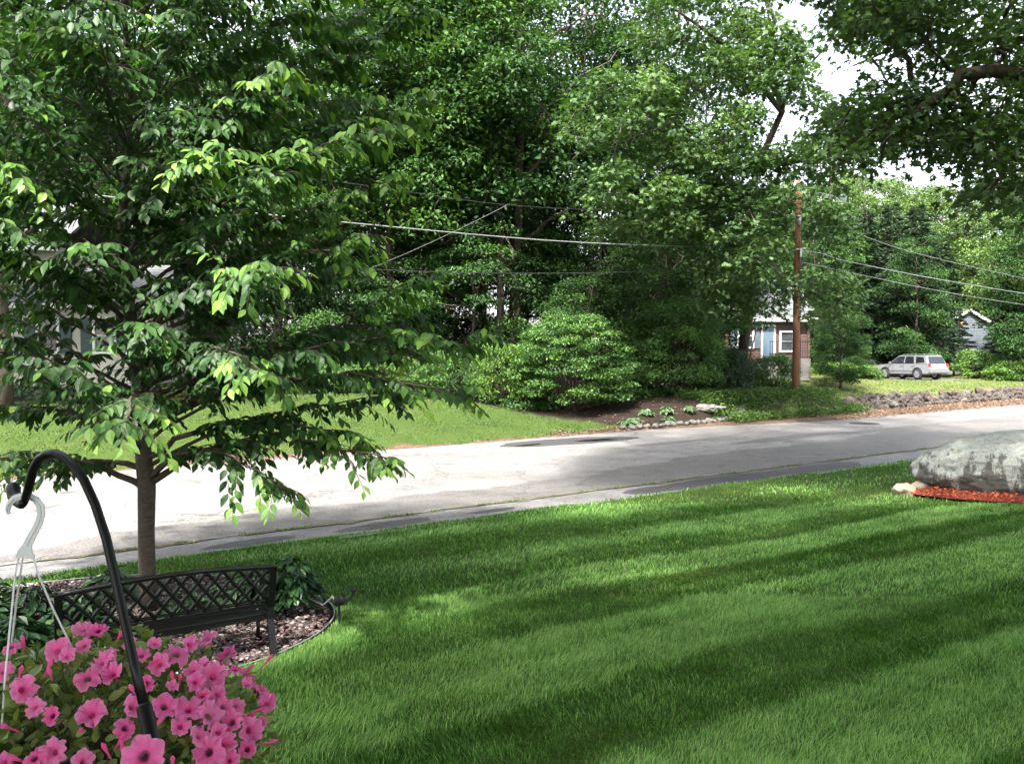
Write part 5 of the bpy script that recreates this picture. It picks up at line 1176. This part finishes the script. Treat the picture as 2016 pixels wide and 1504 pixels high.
def gable_roof(parent, x0, x1, y0, y1, ze, zr, mat, oh=.4, th=.14):
    yc = (y0 + y1) / 2; k = (zr - ze) / (yc - y0)
    for s_ in (-1, 1):
        ye = y0 - oh if s_ < 0 else y1 + oh; zE = ze - k * oh; b = MB()
        V = [(x0 - oh, ye, zE), (x1 + oh, ye, zE), (x1 + oh, yc, zr), (x0 - oh, yc, zr)]; V2 = [(a, b_, c + th) for a, b_, c in V]
        b.add(V + V2, [(0, 1, 2, 3), (7, 6, 5, 4), (0, 4, 5, 1), (1, 5, 6, 2), (2, 6, 7, 3), (3, 7, 4, 0)]); b.obj('roof', mat, parent)
        n_ = 14                                       # shingle courses
        bb = MB()
        for i in range(n_):
            q0 = i / n_; y_ = ye + (yc - ye) * q0; z_ = zE + (zr - zE) * q0 + th; y2 = ye + (yc - ye) * (i + 1) / n_; z2 = zE + (zr - zE) * (i + 1) / n_ + th
            bb.add([(x0 - oh, y_, z_ + .02), (x1 + oh, y_, z_ + .02), (x1 + oh, y2, z2 + .003), (x0 - oh, y2, z2 + .003), (x0 - oh, y_, z_ + .001), (x1 + oh, y_, z_ + .001)], [(0, 1, 2, 3), (4, 5, 1, 0)])
        tag(bb.obj('shingle_courses', mat, parent), kind='stuff')
    b = MB(); b.box(((x0 + x1) / 2, y0 - oh - .012, ze - k * oh + .02), (x1 - x0 + 2 * oh, .03, .2)); b.obj('fascia', M['white_paint'], parent)
# red brown house
hx, hy = at(1600, 700, 43.0).x, 43.0; hz = 1.72
hs = thing('ranch_house', 'red brown clapboard house with pale roof and light blue shutters behind the trees', 'house', (hx - 9.5, hy, hz), .05)
W_ = 9.5
wall_box(hs, 'foundation', -.02, W_ + .02, .02, 6.5, -.8, .38, M['concrete']); wall_box(hs, 'wall', 0, W_, .0, 6.5, .38, 2.95, M['redbrown'])
for k in range(17): 
    z = .39 + k * .15; board(hs, -.01, W_ + .01, z, z + .15, -.022, M['redbrown'])
gable_roof(hs, 0, W_, 0, 6.5, 2.98, 5.0, M['shingle'])
b = MB()
for s_, yy in ((1, W_), (-1, 0)): b.add([(yy, 0, 2.95), (yy, 6.5, 2.95), (yy, 3.25, 4.95)], [(0, 1, 2)])
b.obj('gable', M['redbrown'], hs)
def lx(px): return at(px, 700, hy).x - (hx - W_)
def lz(py): return at(1500, py, hy).z - hz
window(hs, lx(1470), lz(661), .72, 1.15, -.03, M['shutter_blue'], sw=.30)
window(hs, lx(1553), lz(672), .62, .95, -.03)
window(hs, lx(1390), lz(661), .72, 1.15, -.03, M['shutter_blue'], sw=.30)
b = MB(); dx = lx(1516); b.box((dx, -.05, lz(676)), (.78, .06, 1.98)); dfr = b.obj('door_frame', M['white_paint'], hs)
dd_ = MB().box((dx, -.085, lz(677)), (.58, .03, 1.85)).obj('door', M['shutter_blue'], hs)
MB().lathe([(.03, -.03), (.03, .0)], 8, (dx + .2, -.11, lz(680)), 'Y').obj('handle', M['steel'], dd_)
b = MB(); zf = lz(706)
b.box((dx + .6, -.75, zf / 2 - .2), (2.2, 1.4, zf + .4)); b.obj('landing', M['concrete'], hs)
for k in range(3): MB().box((dx - .9 - k * .26, -.75, zf - .2 - k * .18 - .2), (.26, 1.1, .3)).obj('step', M['concrete'], hs)
b = MB()
for i in range(16): b.box((dx - .4 + i * .13, -1.42, zf + .45), (.018, .018, .85))
b.box((dx + .6, -1.42, zf + .88), (2.1, .035, .035)); b.box((dx + .6, -1.42, zf + .06), (2.1, .03, .03)); b.obj('railing', M['black_matt'], hs)
MB().tube([(W_ - .12, -.09, .1), (W_ - .12, -.09, 2.7)], .04, 6).obj('downspout', M['redbrown'], hs)
# cream house on the left
cy = 32.0; x5 = at(5, 700, cy).x; cz = gz(x5 + 2, cy) - .1
ch = thing('cream_house', 'cream clapboard house with dark green shutters behind the cherry tree', 'house', (x5, cy, cz), 0)
Wc = at(292, 700, cy).x - x5
def cz_(py): return at(100, py, cy).z - cz
def cx_(px): return at(px, 700, cy).x - x5
ztop = cz_(597)
wall_box(ch, 'foundation', .02, Wc - .02, .03, 7, -.6, .42, M['concrete']); wall_box(ch, 'wall', 0, Wc, 0, 7, .42, ztop, M['cream'])
k = 0; z = .43
while z < ztop - .1: board(ch, .10, Wc - .10, z, z + .155, -.022, M['cream']); z += .155
for x in (.05, Wc - .05): MB().box((x, -.02, (.42 + ztop) / 2), (.12, .06, ztop - .42)).obj('corner_trim', M['white_paint'], ch)
gable_roof(ch, 0, Wc, 0, 7, ztop + .02, ztop + 1.7, M['shingle'], .3)
for a, w in ((97, .72), (208, .72), (268, .5)): window(ch, cx_(a), cz_(661), w, 1.25, -.03, M['shutter_green'] if a != 268 else None, sw=.45)
# its two-storey part, set back to the left
wall_box(ch, 'wall', -7.5, 1.2, 1.6, 9, .4, 6.1, M['cream']); wall_box(ch, 'foundation', -7.48, -.05, 1.65, 8.9, -.8, .4, M['concrete'])
z = .42
while z < 6.0: board(ch, -7.5, 1.2 if z > ztop + 1.2 else -.3, z, z + .155, 1.578, M['cream']); z += .155
gable_roof(ch, -7.5, 1.2, 1.6, 9, 6.12, 8.4, M['shingle'], .3)
window(ch, -1.6, 4.6, .8, 1.3, 1.57, M['shutter_green'], sw=.45); window(ch, -1.6, 1.9, .8, 1.3, 1.57, M['shutter_green'], sw=.45)
# grey house far right
gy = 76.0; gx0 = at(1856, 700, gy).x; gx1 = at(1953, 700, gy).x; gh = thing('grey_house', 'small grey clapboard house with pale gable trim half hidden behind pines', 'house', (gx0, gy, gz(gx0, gy)), 0)
Wg = gx1 - gx0; zb = CAMH - gz(gx0, gy)
def gzz(py): return at(1900, py, gy).z - gz(gx0, gy)
ze = gzz(640); zr = gzz(611)
wall_box(gh, 'foundation', .02, Wg - .02, .02, 8, -.5, .4, M['concrete']); wall_box(gh, 'wall', 0, Wg, 0, 8, .4, ze, M['greysiding'])
b = MB(); b.prism([(0, ze), (Wg, ze), (Wg * .5, zr)], .0, 8); b.obj('gable', M['greysiding'], gh)
z = .41
while z < zr - .25:
    m0 = 0 if z < ze else Wg * .5 * (z - ze) / (zr - ze); board(gh, m0, Wg - m0, z, z + .24, -.026, M['greysiding'], .03); z += .24
for s_ in (-1, 1):
    xe = -.3 if s_ < 0 else Wg + .3; k = (zr - ze) / (Wg / 2); zE = ze - k * .3; V = [(xe, -.3, zE), (xe, 8.3, zE), (Wg / 2, 8.3, zr), (Wg / 2, -.3, zr)]
    MB().add(V + [(a, b_, c + .15) for a, b_, c in V], [(0, 1, 2, 3), (7, 6, 5, 4), (0, 4, 5, 1), (1, 5, 6, 2), (2, 6, 7, 3), (3, 7, 4, 0)]).obj('roof', M['shingle'], gh)
    V = [(xe, -.33, zE - .1), (Wg / 2, -.33, zr - .1), (Wg / 2, -.33, zr + .17), (xe, -.33, zE + .17)]; MB().add(V + [(a, -.30, c) for a, b_, c in V], [(0, 1, 2, 3), (7, 6, 5, 4), (0, 4, 5, 1), (1, 5, 6, 2), (2, 6, 7, 3), (3, 7, 4, 0)]).obj('rake_trim', M['white_paint'], gh)
window(gh, Wg * .55, 1.6, .9, 1.2, -.04)
m, n, p, o = new_mat('porch_light_glow'); p.inputs['Emission Color'].default_value = (1, .45, .15, 1); p.inputs['Emission Strength'].default_value = 2.5
b = MB(); b.lathe([(.02, -.14), (.09, -.08), (.12, .03), (.05, .12), (.02, .14)], 10, (Wg * .36, -.22, gzz(637))); pl = b.obj('porch_light', m, gh, True)
# ------------------------------------------------------------------ silver car
M['silver'] = None
m, n, p, o = new_mat('silver_car_paint'); p.inputs['Base Color'].default_value = (.20, .205, .22, 1); p.inputs['Metallic'].default_value = .35; p.inputs['Roughness'].default_value = .3; p.inputs['Coat Weight'].default_value = .6; M['silver'] = m
M['carglass'] = simple('tinted_glass', (.012, .014, .016), None, 3, .05, spec=.9)
M['tyre'] = simple('tyre_rubber', (.015, .015, .015), None, 10, .8)
M['alloy'] = simple('alloy_rim', (.45, .46, .48), None, 10, .3, .8)
M['trim'] = simple('dark_plastic_trim', (.03, .03, .032), None, 10, .6)
def flatm(name, c, r_=.3):
    m, n, p, o = new_mat(name); p.inputs['Base Color'].default_value = (*c, 1); p.inputs['Roughness'].default_value = r_; return m
M['red_lens'] = flatm('red_lens', (.5, .02, .02)); M['clear_lens'] = flatm('clear_lens', (.7, .72, .74), .1)
rear = Vector((28.35, 56.0, 0)); hd = Vector((-.36, .93, 0)).normalized()     # rear left corner and heading
left = Vector((-hd.y, hd.x, 0)); cen = rear + hd * 2.4 - left * .93; cen.z = gz(cen.x, cen.y) + .02
car = thing('parked_car', 'silver sport utility vehicle parked in the yard beyond the stone wall', 'car', tuple(cen), math.atan2(hd.y, hd.x))
# local: x forward, y left, z up
def side(pl, y0, y1, ins=0): 
    n_ = len(pl); return [(x, y0, z) for x, z in pl] + [(x, y1, z) for x, z in pl]
def arch(cx, r_, z0): return [(cx + r_ * math.cos(a), z0 + r_ * math.sin(a)) for a in [math.pi - i * math.pi / 10 for i in range(11)]]
low = [(-2.38, .42)] + arch(-1.42, .44, .40) + arch(1.40, .44, .40) + [(2.34, .40), (2.40, .62), (2.36, .86), (2.22, .98), (1.2, 1.08), (-2.30, 1.12), (-2.40, .98), (-2.42, .6)]
import bmesh
def prism_y(pl, w, ins=0, topz=None):
    n_ = len(pl); V = [(x, -w + (ins if z > .95 else 0), z) for x, z in pl] + [(x, w - (ins if z > .95 else 0), z) for x, z in pl]
    F = [tuple(range(n_)), tuple(range(2 * n_ - 1, n_ - 1, -1))] + [(i, i + n_, (i + 1) % n_ + n_, (i + 1) % n_) for i in range(n_)]
    return MB().add(V, F)
bo = prism_y(low, .93, .05).obj('body', M['silver'], car, bevel=.025); sm_angle(bo)
def cabin(w0, w1, z0, z1, xb0, xf0, xb1, xf1):
    V = [(xb0, -w0, z0), (xf0, -w0, z0), (xf0, w0, z0), (xb0, w0, z0), (xb1, -w1, z1), (xf1, -w1, z1), (xf1, w1, z1), (xb1, w1, z1)]
    return MB().add(V, [(0, 1, 2, 3), (7, 6, 5, 4), (0, 4, 5, 1), (1, 5, 6, 2), (2, 6, 7, 3), (3, 7, 4, 0)])
gr = cabin(.875, .72, 1.08, 1.70, -2.28, 1.12, -2.02, .30).obj('cabin', M['silver'], car, bevel=.05); sm_angle(gr)
def on_side(x, z, s_): k = (z - 1.08) / .62; return (x, s_ * (.875 - .155 * k + .008), z)
for s_ in (-1, 1):
    for pl in ([(.94, 1.14), (.28, 1.61), (-.22, 1.62), (-.22, 1.14)], [(-.32, 1.14), (-.32, 1.62), (-.98, 1.62), (-1.10, 1.14)], [(-1.26, 1.16), (-1.20, 1.60), (-1.84, 1.56), (-1.98, 1.20)]):
        V = [on_side(x, z, s_) for x, z in pl]; V2 = [(x, y - s_ * .03, z) for x, y, z in V]; MB().add(V + V2, [(0, 1, 2, 3), (7, 6, 5, 4), (0, 4, 5, 1), (1, 5, 6, 2), (2, 6, 7, 3), (3, 7, 4, 0)]).obj('side_window', M['carglass'], car)
    for x0 in (-.27, .72, -1.18):
        MB().box((x0, s_ * .931, .76), (.016, .006, .58)).obj('door_gap', M['trim'], car)
    MB().box((-.05, s_ * .94, .62), (2.0, .03, .09)).obj('side_moulding', M['silver'], car, bevel=.01)
    for x0 in (-.1, -1.02): MB().box((x0, s_ * .945, .95), (.18, .03, .03)).obj('door_handle', M['trim'], car)
    MB().box((-.03, s_ * .90, .36), (1.9, .12, .06)).obj('running_board', M['trim'], car, bevel=.01)
    MB().box((.88, s_ * 1.0, 1.17), (.10, .2, .14)).obj('wing_mirror', M['silver'], car, bevel=.02)
    MB().tube([(-1.8, s_ * .6, 1.70), (-1.7, s_ * .6, 1.77), (.0, s_ * .6, 1.77), (.15, s_ * .6, 1.70)], .018, 6).obj('roof_rail', M['alloy'], car)
    MB().box((-2.36, s_ * .80, 1.0), (.10, .18, .26)).obj('tail_light', M['red_lens'], car, bevel=.02)
    MB().box((2.32, s_ * .72, .80), (.14, .32, .16)).obj('headlight', M['clear_lens'], car, bevel=.02)
    for cx in (-1.42, 1.40):
        wh = bpy.data.objects.new('wheel', None); COL.objects.link(wh); wh.parent = car; wh.location = (cx, s_ * .82, .38)
        MB().lathe([(.22, -.11), (.36, -.11), (.38, -.08), (.38, .08), (.36, .11), (.22, .11)], 24, axis='Y').obj('tyre', M['tyre'], wh, True)
        b = MB(); b.lathe([(.23, -.10), (.25, -.11), (.25, .11), (.23, .10)], 20, axis='Y'); b.lathe([(.05, -.10), (.06, .10)], 10, axis='Y'); b.lathe([(.225, -.113), (.225, .113)], 16, axis='Y')
        for k in range(6):
            a = k * math.pi / 3; b.box((.14 * math.cos(a), s_ * .115, .14 * math.sin(a)), (.2, .03, .07), Matrix.Rotation(-a, 3, 'Y'))
        b.obj('rim', M['alloy'], wh)
V = [(-2.245, -.72, 1.15), (-2.245, .72, 1.15), (-2.09, .62, 1.60), (-2.09, -.62, 1.60)]
MB().add([(x - .035, y, z) for x, y, z in V] + V, [(0, 1, 2, 3), (7, 6, 5, 4), (0, 4, 5, 1), (1, 5, 6, 2), (2, 6, 7, 3), (3, 7, 4, 0)]).obj('rear_window', M['carglass'], car)
V = [(1.12, -.80, 1.14), (1.12, .80, 1.14), (.40, .66, 1.64), (.40, -.66, 1.64)]
MB().add([(x + .03, y, z + .03) for x, y, z in V] + V, [(0, 1, 2, 3), (7, 6, 5, 4), (0, 4, 5, 1), (1, 5, 6, 2), (2, 6, 7, 3), (3, 7, 4, 0)]).obj('windscreen', M['carglass'], car)
MB().box((-2.43, 0, .60), (.16, 1.84, .22)).obj('rear_bumper', M['silver'], car, bevel=.03)
MB().box((2.40, 0, .52), (.16, 1.84, .24)).obj('front_bumper', M['silver'], car, bevel=.03)
MB().box((-2.425, 0, .92), (.02, .34, .17)).obj('licence_plate', M['white_paint'], car)
MB().box((2.38, 0, .80), (.05, .9, .16)).obj('grille', M['trim'], car)
# driveway under the car
s0, t0 = st(cen.x, cen.y); dv = [];
for i in range(30):
    for j in range(6):
        s = s0 - 3.2 + j * 1.35; t = t0 - 3.6 + i * .62; x, y = xy(s, t); dv.append((x, y, gz(x, y) + .012))
M['drive'] = asphalt('driveway_asphalt', (.13, .125, .12), (.08, .078, .075), .4, .8, False)
tag(link('driveway', mesh_np('driveway', dv, grid_faces(30, 6), None, True), M['drive']), kind='structure')
for o in SC.objects:
    if o.type == 'MESH' and not o.parent and not o.get('category') and not o.get('kind'): o['kind'] = 'stuff'
